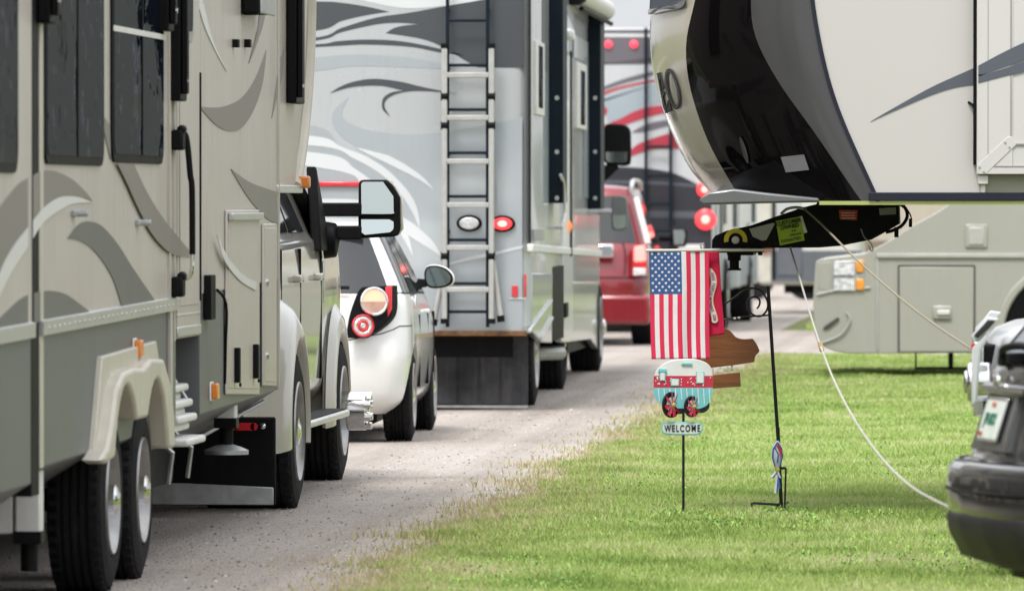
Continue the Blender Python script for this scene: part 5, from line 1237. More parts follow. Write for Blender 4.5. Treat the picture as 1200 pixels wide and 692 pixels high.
def ribbon(extra, lift, mi):
    V = []; 
    for y in yb: V += [fl(cx(y)-hw(y)-extra, y, .03-lift), fl(cx(y)+hw(y)+extra, y, .03-lift)]
    k.add(V, [(2*i, 2*i+1, 2*i+3, 2*i+2) for i in range(len(yb)-1)], mi)
ribbon(.9, .0, 0); ribbon(0, .003, 1)
lets = 'FREE PEOPLE WITHOUT CON'
for i, ch_ in enumerate(lets):
    if ch_ == ' ': continue
    y = 320+i*2.45; t_ = math.atan2(cx(y+1)-cx(y-1), 2)
    rt_ = Vector((math.sin(t_), 0, -math.cos(t_))); up_ = Vector((math.cos(t_), 0, math.sin(t_)))
    put_text(k, ch_, .022, fl(cx(y), y, .024), rt_, up_, .0004, 2, .62)
bo_ = k.build('banner', [mat('banner_orange', (.8, .35, .03), .7), fw_, mat('banner_ink', (.3, .03, .15), .7)], None, smooth=0, recalc=False)
bo_.data.transform(Matrix.Translation(-org)); bo_.parent = f2

# shepherd hook stand
Yh = 40.85
def hk(px, py, d=0): return onY(px, py, Yh+d)
HS = thing('garden_hook', 'black metal garden hook stand with scroll arm beside the flags, stuck in the grass', 'garden stand', hk(916, 600))
ironm = mat('black_iron', (.01, .01, .012), .4, .3, .2, 20)
k = MB(); k.cyl(hk(900, 335), hk(912, 516), .0095, 10); k.cyl(hk(911.5, 500), hk(916, 602), .010, 10); k.build('pole', ironm, HS)
k = MB(); k.tube(cr([hk(850, 355.5), hk(860, 349), hk(872, 340), hk(882, 337.5), hk(892, 341), hk(899, 352), hk(899, 362), hk(893, 369.5), hk(886, 370), hk(878, 365), hk(875, 357), hk(878, 350), hk(885, 347.5), hk(890, 351), hk(890, 357), hk(887, 361.5)], 6, False), .0052, 8); k.build('scroll', ironm, HS)
k = MB(); k.tube([hk(845, 374.5), hk(872, 371), hk(902, 369)], .005, 8); k.build('crossbar', ironm, HS)
k = MB(); k.tube([hk(880.5, 594), hk(881, 589.5), hk(884, 589), hk(916, 591)], .007, 8); k.tube([hk(921, 548), hk(919.5, 600)], .005, 8); k.tube([hk(912, 548), hk(921, 548)], .007, 8); k.tube([hk(911, 592), hk(910, 602)], .006, 8); k.build('foot', ironm, HS)
for (x, y) in ((861, 373), (866, 372.3)):
    k = MB(); k.cyl(hk(x-1.5, y-.1, -.006), hk(x+1.5, y-.2, -.006), .0065, 8); k.build('white_clip', offwhite, HS)

# hanging wooden board
wood = mat('stained_wood', (.22, .075, .018), .5, 0, .3, 3, .2, 12, stretch=(1, 1, 9), coat=.2)
Yw = 41.0
def wd(px, py, d=0): return onY(px, py, Yw+d)
WS = thing('hanging_sign', 'brown stained wooden board with shaped end, hung behind the flags from the garden hook', 'wooden sign', wd(860, 430))
k = MB(); ol = [(p.x, p.y) for p in crc([(812, 394, 1), (838, 386), (848, 384.5), (856, 388), (862, 394.5), (870, 397), (882, 396.5, 1), (886, 402), (889, 408), (889.5, 412), (885, 417), (884, 424, 1), (860, 427.5), (830, 431, 1), (812, 432, 1)], 4)]
k.prism([wd(x, y) for x, y in ol], (0, .025, 0)); wbo = k.build('board', wood, WS, bevel=.003, smooth=20)
k = MB(); k.prism([wd(x, y) for x, y in ((818, 440.5), (867, 436), (868, 452.5), (820, 456))], (0, .022, 0)); k.build('lower_board', wood, WS, bevel=.003, smooth=20)
k = MB()
for x in (824, 857.5): 
    for i in range(4): k.tube([Vector(wd(x, 427+i*2.6, .012))+Vector((.004*math.cos(t), (.004*math.sin(t) if i % 2 else 0), .008*math.sin(t))) for t in np.linspace(0, 6.28, 9)], .0018, 5)
k.build('chain', steel, WS)
k = MB(); k.tube([wd(851, 374), wd(850.5, 386, .01)], .002, 5); k.build('hanger', steel, WS)

# camper welcome sign
Yq = 40.35
def wq(px, py, d=0): return onY(px, py, Yq+d)
WC = thing('welcome_sign', 'painted metal camper garden sign reading WELCOME on a black stake', 'garden sign', wq(801, 603))
k = MB(); k.box(wq(799.3, 603).x, wq(802.3, 603).x, Yq+.0, Yq+.008, -.02, wq(801, 478).z); k.build('stake', ironm, WC)
camp = [(766, 452, 1), (766.5, 440), (772, 430), (785, 422.5), (800, 420.3), (815, 420.5), (828, 425), (834.5, 434), (835.5, 450), (834, 463), (829, 474), (820, 478.5, 1), (790, 478, 1), (778, 474), (768, 467)]
ol = crc(camp, 5); tealp = mat('teal_enamel', (.16, .52, .56), .35, 0, .12, 12, coat=.3); whe = mat('white_enamel', (.70, .72, .70), .4, 0, .06, 12, coat=.3); rede = mat('red_enamel', (.50, .02, .05), .35, 0, .1, 12, coat=.3); blk = mat('black_enamel', (.015, .015, .018), .35)
k = MB(); k.prism([wq(p.x, p.y) for p in ol], (0, .012, 0)); cb = k.build('camper_body', whe, WC, bevel=.004)
def clip(lo, hi):
    pts = []
    P_ = [(p.x, p.y) for p in ol]; n = len(P_)
    for a, b2 in zip(P_, P_[1:]+P_[:1]):
        if lo <= a[1] <= hi: pts.append(a)
        for lim in (lo, hi):
            if (a[1]-lim)*(b2[1]-lim) < 0:
                t = (lim-a[1])/(b2[1]-a[1]); pts.append((a[0]+(b2[0]-a[0])*t, lim))
    cx_ = sum(p[0] for p in pts)/len(pts); cy_ = sum(p[1] for p in pts)/len(pts)
    pts.sort(key=lambda p: math.atan2(p[1]-cy_, (p[0]-cx_))); return pts
def tilt(p): return (p[0], p[1]+ (p[0]-800)*.03)
k = MB(); k.prism([wq(*p, -.003) for p in clip(440, 454)], (0, .004, 0)); bd = k.build('red_band', rede, cb, smooth=0)
k = MB(); k.prism([wq(*p, -.003) for p in clip(454, 479)], (0, .004, 0)); tb = k.build('teal_band', tealp, cb, smooth=0)
k = MB()
for i in range(10):
    x = 771+i*6.6; k.prism([wq(x, 455, -.005), wq(x+1.1, 455, -.005), wq(x+2.1, 470+3*math.sin(i), -.005), wq(x+1.3, 471+3*math.sin(i), -.005)], (0, .002, 0))
k.build('white_stripes', whe, tb, smooth=0)
k = MB()
for i in range(46):
    x = 768+random.random()*65; y = 441.5+random.random()*11; k.cyl(wq(x, y, -.006), wq(x, y, -.003), .0033, 7)
k.build('white_dots', whe, bd, smooth=0)
for (x0, y0, x1, y1, hood) in ((773, 435, 780, 446, 1), (816, 435, 825.5, 449, 0), (786, 443.5, 796, 452, 0)):
    k = MB(); k.box(wq(x0, y0).x, wq(x1, y1).x, Yq-.008, Yq-.002, wq(x0, y1).z, wq(x0, y0).z); o = k.build('window', tealp, cb, bevel=.002)
    k = MB(); k.box(wq(x0+1, y0).x, wq(x1-1, y1).x, Yq-.0095, Yq-.007, wq(x0, y1-1).z, wq(x0, y0+1).z); k.build('pane', whe, o)
k = MB(); k.prism([wq(x, y, -.012) for x, y in ((772, 432), (781, 432), (781.5, 435.5), (771.5, 435.5))], (0, .012, 0)); k.prism([wq(x, y, -.01) for x, y in ((799, 425), (811, 425), (811, 427.5), (798.5, 427))], (0, .012, 0)); k.build('awning', tealp, cb)
for (cx_, cy_, rx, ry) in ((787.5, 474, 9.3, 15.2), (811.5, 476, 7.8, 12.5)):
    k = MB(); rad = ry*Yq/9000; ph = rx/ry; c = wq(cx_, cy_, -.02)
    yaw_ = math.acos(ph); u_ = Vector((math.cos(yaw_), math.sin(yaw_), 0)); w_ = Vector((0, 0, 1)); ax = u_.cross(w_)*1
    if ax.y > 0: ax = -ax
    k.prism([c+(u_*math.cos(t)+w_*math.sin(t))*rad for t in np.linspace(0, 2*math.pi, 29)[:-1]], -ax*.012); wo = k.build('wheel', blk, WC, smooth=0)
    k = MB(); k.prism([c+ax*.002+(u_*math.cos(t)+w_*math.sin(t))*rad*.62 for t in np.linspace(0, 2*math.pi, 25)[:-1]], -ax*.002); k.build('wheel_face', whe, wo, smooth=0)
    k = MB()
    for i in range(8):
        t = 2*math.pi*i/8+.2; d1 = u_*math.cos(t)+w_*math.sin(t); d2 = -u_*math.sin(t)+w_*math.cos(t)
        k.prism([c+ax*.004+d1*rad*.14, c+ax*.012+d1*rad*.45+d2*rad*.05, c+ax*.014+d1*rad*.95+d2*rad*.14, c+ax*.006+d1*rad*.95-d2*rad*.16, c+ax*.004+d1*rad*.45-d2*rad*.14], -ax*.002)
    k.build('pinwheel', rede, wo, smooth=0)
    k = MB(); k.lathe(c+ax*.012, ax, [(rad*.17, 0), (rad*.15, .008), (0, .012)], 14); k.build('hub', mat('brass_yellow', (.6, .42, .08), .4), wo)
for (x, y, r_) in ((797, 478, 9), (822, 478, 8)):
    k = MB(); k.cyl(wq(x, y-4, .016), wq(x, y-4, .024), r_*1.2*Yq/9000, 24); k.build('rear_wheel', blk, WC)
k = MB(); ol2 = crc([(775, 499), (777.5, 494.8), (783, 494), (800, 493.8, 1), (817, 494.5), (822, 497), (823.5, 502), (821, 507.5), (815, 509.5), (800, 509.5, 1), (782, 509), (776, 506)], 4)
k.prism([wq(p.x, p.y, -.004) for p in ol2], (0, .01, 0)); pl_ = k.build('name_plate', tealp, WC, bevel=.002)
k = MB(); k.prism([wq(799.5+(p.x-799.5)*.94, 501.7+(p.y-501.7)*.80, -.006) for p in ol2], (0, .003, 0)); k.build('plate_face', mat('pale_enamel', (.62, .70, .66), .4), pl_, smooth=0)
k = MB(); put_text(k, 'WELCOME', .049, wq(799.6, 501.9, -.0085), (1, 0, .012), (0, 0, 1), .0010, 0, .66, 1.32); k.build('lettering', blk, pl_, smooth=0)

# hanging fish windsock
FS = thing('fish_windsock', 'small blue, white and red fish shaped windsock hanging on the garden hook pole', 'windsock', hk(911, 517, -.03))
fbm, fwm, frm, fgm = mat('windsock_blue', (.05, .14, .42), .6), mat('windsock_white', (.7, .74, .8), .6), mat('windsock_red', (.55, .02, .05), .6), mat('windsock_yellow', (.7, .5, .08), .6)
def hf(px, py, d=-.04): return hk(px, py, d)
k = MB(); k.tube([hf(911.5, 516), hf(911, 520), hf(910.5, 526), hf(910, 533), hf(910.5, 541), hf(911, 549)], [.006, .018, .028, .029, .021, .008], 14); fo_ = k.build('body', fwm, FS)
k = MB(); k.prism([hf(x, y, -.072) for x, y in ((910, 522), (913, 521), (917, 530), (916.5, 535))], (0, .02, 0)); k.build('red_patch', frm, fo_, smooth=0)
k = MB()
for pts_ in ([(911, 518), (906, 526), (905.5, 536), (908, 546)], [(911, 518), (916, 525), (917, 534), (914, 546)], [(908, 524), (912, 532), (911, 542)]):
    k.tube([hf(x, y, -.066) for x, y in pts_], .004, 6)
k.build('blue_trim', fbm, fo_, smooth=0)
k = MB(); k.lathe(hf(911, 549.5), (0, 0, 1), [(.012, -.008), (.014, 0), (.01, .008)], 12); k.build('tail_ring', fgm, fo_)
k = MB()
for (x, y, c) in ((905, 560, 0), (908, 578, 1), (910, 577, 0), (913, 572, 0), (914, 560, 1), (903.5, 559, 1)):
    k.prism([hf(910, 550, -.045), hf(912, 550, -.045), hf(x+1.6, y, -.05-.01*c), hf(x-1, y-1, -.05)], (0, .002, 0), c)
k.build('streamer', [fbm, fwm], fo_, smooth=0)
# ================================================================== GREY-BEIGE MOTORHOME BEHIND
YE = 72.0
E = thing('motorhome', 'pale grey motorhome facing left behind the hitch, with wrap-around headlight and baggage door', 'motorhome', (3, 73, 0))
egrey = mat('grey_beige_paint', (.37, .365, .325), .35, 0, .03, .7, coat=.5, dirt=.1)
def oe(px, py, d=0): return onY(px, py, YE+d)
k = MB()
ol = crc([(956, 306, 1), (962, 303, 1), (1012, 297, 1), (1040, 283), (1066, 266), (1090, 253), (1110, 241, 1), (1150, 190, 1), (1165, -120, 1), (2150, -130, 1), (2150, 413, 1), (1250, 413, 1), (1000, 414, 1), (978, 411), (960, 402), (955, 390, 1), (953, 350)], 4)
k.prism([oe(p.x, p.y) for p in ol], (0, 2.4, 0)); eb = k.build('body', egrey, E, bevel=.16, seg=5, smooth=60)
k = MB(); ww_ = onY(1252, 412, YE-.01); 
def ringarc(r0, r1, y, mb, a0=-5, a1=185, dz=.42, dep=.05):
    c = Vector((ww_.x, 0, dz)); P = [(c.x+r0*math.cos(R(t)), y, c.z+r0*math.sin(R(t))) for t in np.linspace(a0, a1, 30)]+[(c.x+r1*math.cos(R(t)), y, c.z+r1*math.sin(R(t))) for t in np.linspace(a1, a0, 30)]
    mb.prism(P, (0, dep, 0))
ringarc(.68, .60, YE-.03, k, dz=.40, dep=.05); k.build('wheel_arch', egrey, E, bevel=.02)
k = MB(); c = Vector((ww_.x, 0, .40)); k.prism([(c.x+.61*math.cos(R(t)), YE-.005, c.z+.61*math.sin(R(t))) for t in np.linspace(-18, 198, 30)], (0, .02, 0)); k.build('wheel_well', black, E)
k = MB(); k.cyl((c.x, YE-.004+.0, .42), (c.x, YE-.06, .42), .42, 40); o = k.build('wheel', rubber, E, bevel=.03); k = MB(); k.lathe((c.x, YE-.06, .42), (0, -1, 0), [(.27, 0), (.27, .015), (.2, .0), (.1, .0), (.09, .03), (0, .03)], 30); k.build('rim', alu, o)
k = MB(); k.prism([oe(x, y, -.012) for x, y in ((976.5, 306), (1012, 304), (1014, 341), (975.5, 343))], (0, .03, 0)); hl = k.build('headlight', mat('headlight_housing', (.42, .43, .44), .2, .2, .3, 18, .5, 22, coat=.6), E, bevel=.01)
for (x0, y0, x1, y1) in ((977, 308, 1002, 322), (977, 326, 1002, 340)):
    k = MB(); n_ = 8
    a = oe(x0, y1, -.02); b_ = oe(x1, y0, -.02)
    for i in range(n_):
        xa = a.x+(b_.x-a.x)*i/n_; xb = a.x+(b_.x-a.x)*(i+1)/n_
        k.add([(xa, a.y, a.z), ((xa+xb)/2, a.y-.012, a.z), (xb, a.y, a.z), (xa, a.y, b_.z), ((xa+xb)/2, a.y-.012, b_.z), (xb, a.y, b_.z)], [(0, 1, 4, 3), (1, 2, 5, 4)])
    k.build('reflector', mat('reflector_silver', (.78, .79, .82), .25, .2, .3, 26, .5, 16), hl, smooth=0)
for (y0, y1) in ((305, 319), (326.5, 340)):
    k = MB(); a = oe(1003, y1, -.02); b_ = oe(1012.5, y0, -.02); k.box(a.x, b_.x, YE-.03, YE, a.z, b_.z); k.build('indicator', mat('orange_lens', (.85, .33, .04), .3, 0, .15, 20, coat=.5), hl, bevel=.01)
k = MB(); a = oe(958, 304, -.01); b_ = oe(975, 343, -.01); k.prism([oe(x, y, -.004) for x, y in ((959, 308), (974, 306), (973.5, 341), (959, 338))], (0, .01, 0)); k.build('front_panel', egrey, E, bevel=.004)
k = MB(); 
def line(p, q, w=.012, m_=None, y=-.006):
    a = oe(*p, y); b_ = oe(*q, y); k.tube([a, b_], w*.5, 6)
for p, q in (((1053, 311), (1142, 311)), ((1053, 311), (1053, 413)), ((1142, 311), (1142, 413))): line(p, q, .018)
k.build('baggage_door_gap', mat('gap_grey', (.10, .10, .09), .7), E)
k = MB(); a = oe(1054, 412, -.008); b_ = oe(1141, 312.5, -.008); k.box(a.x, b_.x, YE-.012, YE+.01, a.z, b_.z); bd_ = k.build('baggage_door', egrey, E, bevel=.008)
k = MB(); a = oe(1093, 374, -.03); b_ = oe(1115, 358, -.03); k.box(a.x, b_.x, YE-.04, YE-.01, a.z, b_.z); ho = k.build('latch', egrey, bd_, bevel=.02); k = MB(); a = oe(1098, 369, -.05); b_ = oe(1113, 363, -.05); k.box(a.x, b_.x, YE-.055, YE-.03, a.z, b_.z); k.build('paddle', offwhite, ho, bevel=.01)
k = MB(); a = oe(1027, 302, -.02); b_ = oe(1260, 297, -.02); k.box(a.x, b_.x, YE-.025, YE, a.z, b_.z); k.box(a.x, a.x+.02, YE-.012, YE, oe(1027, 410).z, a.z); k.build('moulding', mat('pale_grey_trim', (.43, .43, .40), .35, coat=.4), E, bevel=.006)
k = MB(); a = oe(1131, 290, -.02); b_ = oe(1157, 263, -.02); k.box(a.x, b_.x, YE-.02, YE, a.z, b_.z); fo_ = k.build('fuel_door', egrey, E, bevel=.03, seg=4); k = MB(); a = oe(1135, 287, -.02); b_ = oe(1153, 266, -.02); k.box(a.x, b_.x, YE-.03, YE-.01, a.z, b_.z); k.build('flap', MATS['pale_grey_trim'], fo_, bevel=.02)
k = MB(); k.prism([oe(x, y, -.02) for x, y in ((966, 382), (982, 371), (984, 374), (972, 384), (964, 386))], (0, .03, 0)); k.build('bumper_slot', mat('slot_dark', (.06, .06, .05), .6), E, bevel=.006)
k = MB(); k.tube([oe(957, 345, -.01), oe(985, 339, -.012), oe(1020, 337, -.01)], .01, 6); k.tube(cr([oe(962, 402, -.01), oe(985, 392, -.02), oe(996, 375, -.02), oe(992, 366, -.01)], 5, False), .01, 6); k.build('bumper_crease', MATS['pale_grey_trim'], E)
k = MB(); k.prism([oe(x, y, -.003) for x, y in ((1114, 236), (1152, 184), (1165, 184), (1165, 236))], (0, .01, 0)); k.build('side_window', glass, E)
k = MB(); k.box(oe(1072, 431).x, oe(1134, 431).x, YE+.1, YE+.14, oe(1072, 433).z, oe(1072, 430).z); k.box(oe(1111, 430).x, oe(1117, 430).x, YE+.1, YE+.15, oe(1111, 433).z, oe(1111, 412).z); k.box(oe(1072, 430).x, oe(1074, 430).x, YE+.1, YE+.14, oe(1072, 431).z, oe(1072, 414).z); k.build('tow_bar', black, E)
k = MB(); k.box(oe(1020, 400).x, oe(2100, 400).x, YE+.4, YE+2, .3, .5); k.build('chassis', black, E)
for xx in (8.5,):
    k = MB(); k.cyl((xx, YE+.2, .42), (xx, YE-.03, .42), .42, 40); k.build('wheel', rubber, E, bevel=.03)

# bare patch under it
k = MB(); P_ = [(x, y) for x, y in ((1000, 436), (1015, 432), (1040, 432), (1062, 435), (1060, 441), (1030, 443), (1005, 441))]
k.add([Vector((onY(x, y, 1).x, 0, 0)) for x, y in P_], []); k = MB()
def ground(px, py, z=.006): d = ray(px, py); t = (z-EYE)/d.z; return Vector((d.x*t, d.y*t, z))
k.add([ground(x, y) for x, y in P_], [tuple(range(len(P_)))]); tag(k.build('dirt_patch', gravel, smooth=0), kind='structure')

# ================================================================== FAR TRAILERS
def far_trailer(x0, x1, y, z0, z1, col, label, lower, doors, group=None, lampx=None):
    t_ = thing('travel_trailer', label, 'trailer', ((x0+x1)/2, y, 0), group=group)
    m1 = mat('far_wall_%d' % int(x0*10+500), col, .4, 0, .03, .5, coat=.3, dirt=.15)
    k = MB(); k.box(x0, x1, y, y+2.4, z0, z1); k.build('body', m1, t_, bevel=.12, seg=4)
    k = MB(); k.box(x0+.1, x1, y-.012, y, z0+.05, z0+.5); k.build('lower_panel', lower, t_)
    k = MB(); k.box(x0+.4, x1-.4, y+.3, y+2.1, .3, z0); k.build('chassis', black, t_)
    for (a, b_, za, zb2, m_, nm) in doors:
        k = MB(); k.box(a, b_, y-.03, y+.01, za, zb2); k.build(nm, m_, t_, bevel=.015)
    xm = (x0+x1)/2
    for dx in (1.4, 2.3):
        k = MB(); k.cyl((xm+dx, y-.02, .36), (xm+dx, y+.22, .36), .36, 28); k.build('wheel', rubber, t_, bevel=.02)
    if lampx: k = MB(); k.lathe((lampx, y-.03, 1.0), (0, -1, 0), [(.11, 0), (.11, .04), (0, .06)], 16); k.build('marker_light', redlens, t_)
    return t_
fx = lambda px, Y: onY(px, 300, Y).x
far_trailer(fx(886, 112), fx(1010, 112), 112, .42, 3.1, (.62, .61, .57), 'white travel trailer with grey lower panel, seen under the hitch beyond the crossing lane', mat('far_slate', (.12, .13, .15), .4),
    [(fx(889, 112), fx(904, 112), .45, 2.3, mat('far_cream', (.55, .53, .47), .4), 'corner_panel'), (fx(911, 112), fx(940, 112), .55, 1.0, MATS['far_slate'], 'lower_panel'), (fx(912, 112), fx(938, 112), 1.1, 1.9, MATS['white_rv_paint'], 'door'), (fx(905, 112), fx(909, 112), .5, 2.6, MATS['dark_navy_aluminium'], 'seam')], lampx=fx(897, 112))
far_trailer(fx(990, 135), fx(1560, 135), 135, .45, 3.3, (.47, .42, .35), 'tan travel trailer half hidden behind the pale grey motorhome', mat('far_brown', (.2, .16, .12), .5), [(fx(1200, 135), fx(1240, 135), 1.5, 2.3, glass, 'window')])
far_trailer(fx(700, 128), fx(868, 128), 128, .5, 3.2, (.56, .56, .55), 'grey white travel trailer far beyond the red striped motorhome', MATS['far_slate'], [(fx(720, 128), fx(745, 128), 1.5, 2.3, glass, 'window')])

# ================================================================== GREY CROSSOVER (right foreground)
al = R(12.5); fwd = Vector((math.cos(al), math.sin(al), 0))
plate = onY(1163, 490, 28.0); base = plate-fwd*.122; base.z = 0
G = thing('crossover_car', 'dark grey crossover with chrome-framed number plate, cut off by the right edge', 'car', base, -(math.pi/2-al), local=True)
greyp = mat('dark_grey_metallic', (.045, .042, .042), .28, .5, .06, 2, coat=1, dirt=.10)
rings = [(.80, .30, 4.3, .33, 0), (.88, .10, 4.42, .37, 0), (.915, .015, 4.5, .48, 0), (.92, .0, 4.52, .58, 0), (.92, .004, 4.5, .66, 0), (.915, .02, 4.5, .69, 0), (.91, .04, 4.48, .702, 0), (.905, .095, 4.47, .71, 0), (.90, .125, 4.4, .80, 0), (.88, .175, 4.2, .97, 0), (.86, .21, 3.3, 1.07, .03), (.70, .62, 2.7, 1.55, 0), (.62, .66, 2.5, 1.64, 0), (.3, .8, 2.4, 1.68, 0)]
gcont = [(0, 0), (.35, .005), (.62, .018), (.84, .047), (.955, .085), (1, .13), (1, .165), (1, .40), (1, .43), (1, .70), (.985, .74), (.93, .86), (.82, .94), (.55, .985), (.3, .996), (0, 1)]
car_shell(G, rings, greyp, glareglass, [(4, 5), (6, 7), (8, 9)], 3, 12, 10, cont=gcont, arches=[(.98, .36, .42, .35), (3.67, .36, .42, .35)], sub=4)
for sx in (1, -1):
    for y in (.98, 3.67): wheel(G, (sx*.91, y, .36), .36, .23, sx, .24, alu, 5, hub=0)
k = MB(); k.box(-.7, .7, .35, 4.1, .25, .6); k.build('chassis', black, G)
shell_seam(G, 'tailgate_seam', [(0, 6.2), (1.8, 6.2), (2.5, 6.8), (2.7, 8.2), (2.7, 9.8)], .005)
shell_seam(G, 'bumper_seam', [(2.5, 6.6), (4.2, 7.2), (5, 7.2)], .005)
shell_seam(G, 'bumper_crease', [(0, 3.2), (2, 3.2), (4.6, 3.3)], .006)
# lower bumper cladding
k = MB()
def bump_y(x, base_y=0): return base_y+4.5*float(np.interp(abs(x)/.92, [0, .35, .62, .84, .955, 1], [0, .005, .018, .047, .085, .13]))
xsb = list(np.linspace(-.90, .90, 41))
def cladpt(x, v):
    z = [.315, .35, .44, .50, .515][v]; off = [.16, .05, .004, -.006, .006][v]
    zz_ = z-(.06*(1-abs(x)/.9) if v >= 2 else 0)*0
    return (x, bump_y(x)+off, zz_)
k.grid(lambda x, v: cladpt(x, v), xsb, [0, 1, 2, 3, 4]); k.build('bumper_cladding', mat('dark_cladding', (.018, .017, .017), .5, .0, .1, 6, spec=.35, dirt=.08), G, smooth=50)
# plate recess, plate, garnish
def gp_(x, z, d=0): # point on the leaning tailgate
    yy = .095+(z-.70)*.30; return (x, yy+d, z)
k = MB(); k.prism([gp_(x, z, -.004) for x, z in ((-.30, .74), (.30, .74), (.26, .97), (-.26, .97))], (0, .03, 0)); rec = k.build('plate_recess', mat('recess_grey', (.05, .05, .05), .4, .3, coat=.5), G, bevel=.004)
k = MB(); k.prism([gp_(x, z, -.022) for x, z in ((-.158, .775), (.158, .775), (.158, .935), (-.158, .935))], (0, .01, 0)); po = k.build('number_plate', chrome, rec, bevel=.003)
k = MB(); k.prism([gp_(x, z, -.026) for x, z in ((-.145, .787), (.145, .787), (.145, .923), (-.145, .923))], (0, .006, 0)); k.build('plate_face', mat('plate_white', (.68, .74, .68), .5, 0, .1, 8), po, smooth=0)
k = MB(); nrm = Vector((0, .30, 1)).normalized()
put_text(k, 'J74 8KX', .062, gp_(0, .855, -.029), (1, 0, 0), nrm, .001, 0, .9); put_text(k, 'TEXAS', .022, gp_(0, .908, -.029), (1, 0, 0), nrm, .0004, 1); k.box(-.13, -.07, gp_(0, .80)[1]-.03, gp_(0, .80)[1]-.026, .795, .81, 1)
k.build('plate_lettering', [mat('plate_green', (.02, .16, .10), .5), mat('plate_orange', (.55, .12, .03), .5)], po, smooth=0)
k = MB(); k.prism([gp_(x, z, -.03) for x, z in ((-.30, .945), (.42, .945), (.42, .985), (-.30, .985))], (0, .05, 0)); k.build('plate_garnish', greyp, G, bevel=.012)
k = MB(); k.lathe(gp_(-.05, .995, -.03), (0, -1, .2), [(.028, 0), (.025, .012), (0, .016)], 24); k.build('round_badge', chrome, G)
k = MB(); put_text(k, 'Esc', .075, gp_(.60, .885, -.01+.035), (1, .05, 0), nrm, .004, 0, 1.0); k.build('badge_lettering', chrome, G, smooth=0)
for sx in (1, -1):
    k = MB(); k.prism([(sx*x, y, z) for x, y, z in ((.82, .52, .97), (.885, .72, .96), (.875, .74, 1.05), (.80, .54, 1.05))], (-sx*.05, .10, 0)); k.build('tail_light', redlens, G, bevel=.01)
for sx in (1, -1):
    k = MB(); k.box(sx*.55, sx*.82, bump_y(.7)-.01, bump_y(.7)+.06, .57, .60); k.build('bumper_reflector', mat('dull_chrome', (.5, .5, .5), .25, .9), G, bevel=.008)
k = MB(); k.tube(cr([gp_(-.10, 1.07, -.02), gp_(-.02, 1.11, -.05), gp_(.2, 1.125, -.03), gp_(.5, 1.10, -.01)], 5, False), .016, 8); k.box(-.14, -.06, .17, .24, 1.045, 1.085); k.box(.1, .16, .15, .22, 1.06, 1.10); k.build('rear_wiper', blackp, G, bevel=.01)
k = MB(); k.prism([(-.6, .56, 1.60), (.6, .56, 1.60), (.55, .9, 1.66), (-.55, .9, 1.66)], (0, 0, .03)); k.build('spoiler', greyp, G, bevel=.01)

# ================================================================== WHITE SUV BEHIND IT, facing left
YFv = 33.0; hx = onY(1147, 420, YFv).x
Fv = thing('suv', 'silver white SUV facing left behind the grey crossover, dark headlight and chrome grille edge', 'SUV', (hx, YFv+.95, 0), math.pi/2, local=True)
# local: +y points to world -x, so the nose is at local y = 0 and the body runs to negative y; right side (+x) faces away
silw = mat('silver_white_paint', (.55, .57, .58), .35, .1, .03, 2, coat=.5)
rings = [(.9, -4.9, -.15, .40, 0), (.95, -5.0, -.03, .52, 0), (.97, -5.0, 0, .75, 0), (.97, -5.0, -.02, .98, 0), (.93, -4.95, -.14, 1.12, 0), (.90, -4.9, -1.15, 1.24, .03), (.74, -4.5, -1.9, 1.72, 0), (.66, -4.4, -2.1, 1.82, 0), (.3, -4.2, -2.2, 1.86, 0)]
fcont = [(0, 0), (.35, .001), (.62, .004), (.86, .012), (.965, .03), (1, .06), (1, .165), (1, .40), (1, .43), (1, .70), (1, .88), (.99, .95), (.94, .982), (.6, .995), (.3, .999), (0, 1)]
car_shell(Fv, rings, silw, glasscar, [(4, 5), (6, 7), (8, 9)], 3, 12, 5, cont=fcont, arches=[(-.95, .40, .48, .35), (-3.95, .40, .48, .35)])
for sx in (1, -1):
    for y in (-.95, -3.95): wheel(Fv, (sx*.97, y, .40), .40, .26, sx, .26, alu, 5, hub=0)
k = MB(); k.box(-.7, .7, -4.7, -.3, .3, .6); k.build('chassis', black, Fv)
def fv(px, py, d=0): p = onY(px, py, YFv+d); return Vector((p.y-(YFv+.95), -(p.x-hx), p.z))
for mx in (1, -1):
    def mm_(v): return Vector((v.x*mx, v.y, v.z)) if mx == 1 else Vector((-v.x, v.y, v.z))
    k = MB(); k.prism([mm_(fv(x, y, -.02)) for x, y in ((1138, 393), (1150, 380), (1157, 371), (1171, 373), (1160, 386), (1147, 399), (1140, 401))], (.10*mx, 0, 0)); h_ = k.build('headlight', silw, Fv, bevel=.006)
    k = MB(); k.prism([mm_(fv(x, y, -.035)) for x, y in ((1141, 393), (1151, 382), (1158, 374), (1167, 375.5), (1158, 385), (1146, 396))], (.05*mx, 0, 0)); k.build('lamp_glass', glasscar, h_, bevel=.004)
    k = MB(); k.prism([mm_(fv(x, y, -.01)) for x, y in ((1138, 402), (1144, 402), (1144, 408), (1138, 409))], (.1*mx, 0, 0)); k.build('indicator', redlens, h_, bevel=.003)
    k = MB(); k.prism([mm_(fv(x, y, -.025)) for x, y in ((1139, 408), (1156, 388), (1157, 398), (1150, 410), (1148, 425), (1145, 470), (1138, 478))], (.15*mx, 0, 0)); k.build('fender_trim', silw, Fv, bevel=.01)
    k = MB(); c = fv(1139, 447, .12); k.cyl(mm_(c)+Vector((0, .02, 0)), mm_(c)+Vector((0, -.08, 0)), .085, 24); k.cyl(mm_(c)+Vector((0, .035, 0)), mm_(c)+Vector((0, .0, 0)), .05, 20); k.build('fog_lamp', chrome, Fv, bevel=.012, seg=3)
k = MB(); k.box(-.70, .70, -.10, .02, .72, 1.03); go_ = k.build('grille', blackp, Fv, bevel=.01)
k = MB(); 
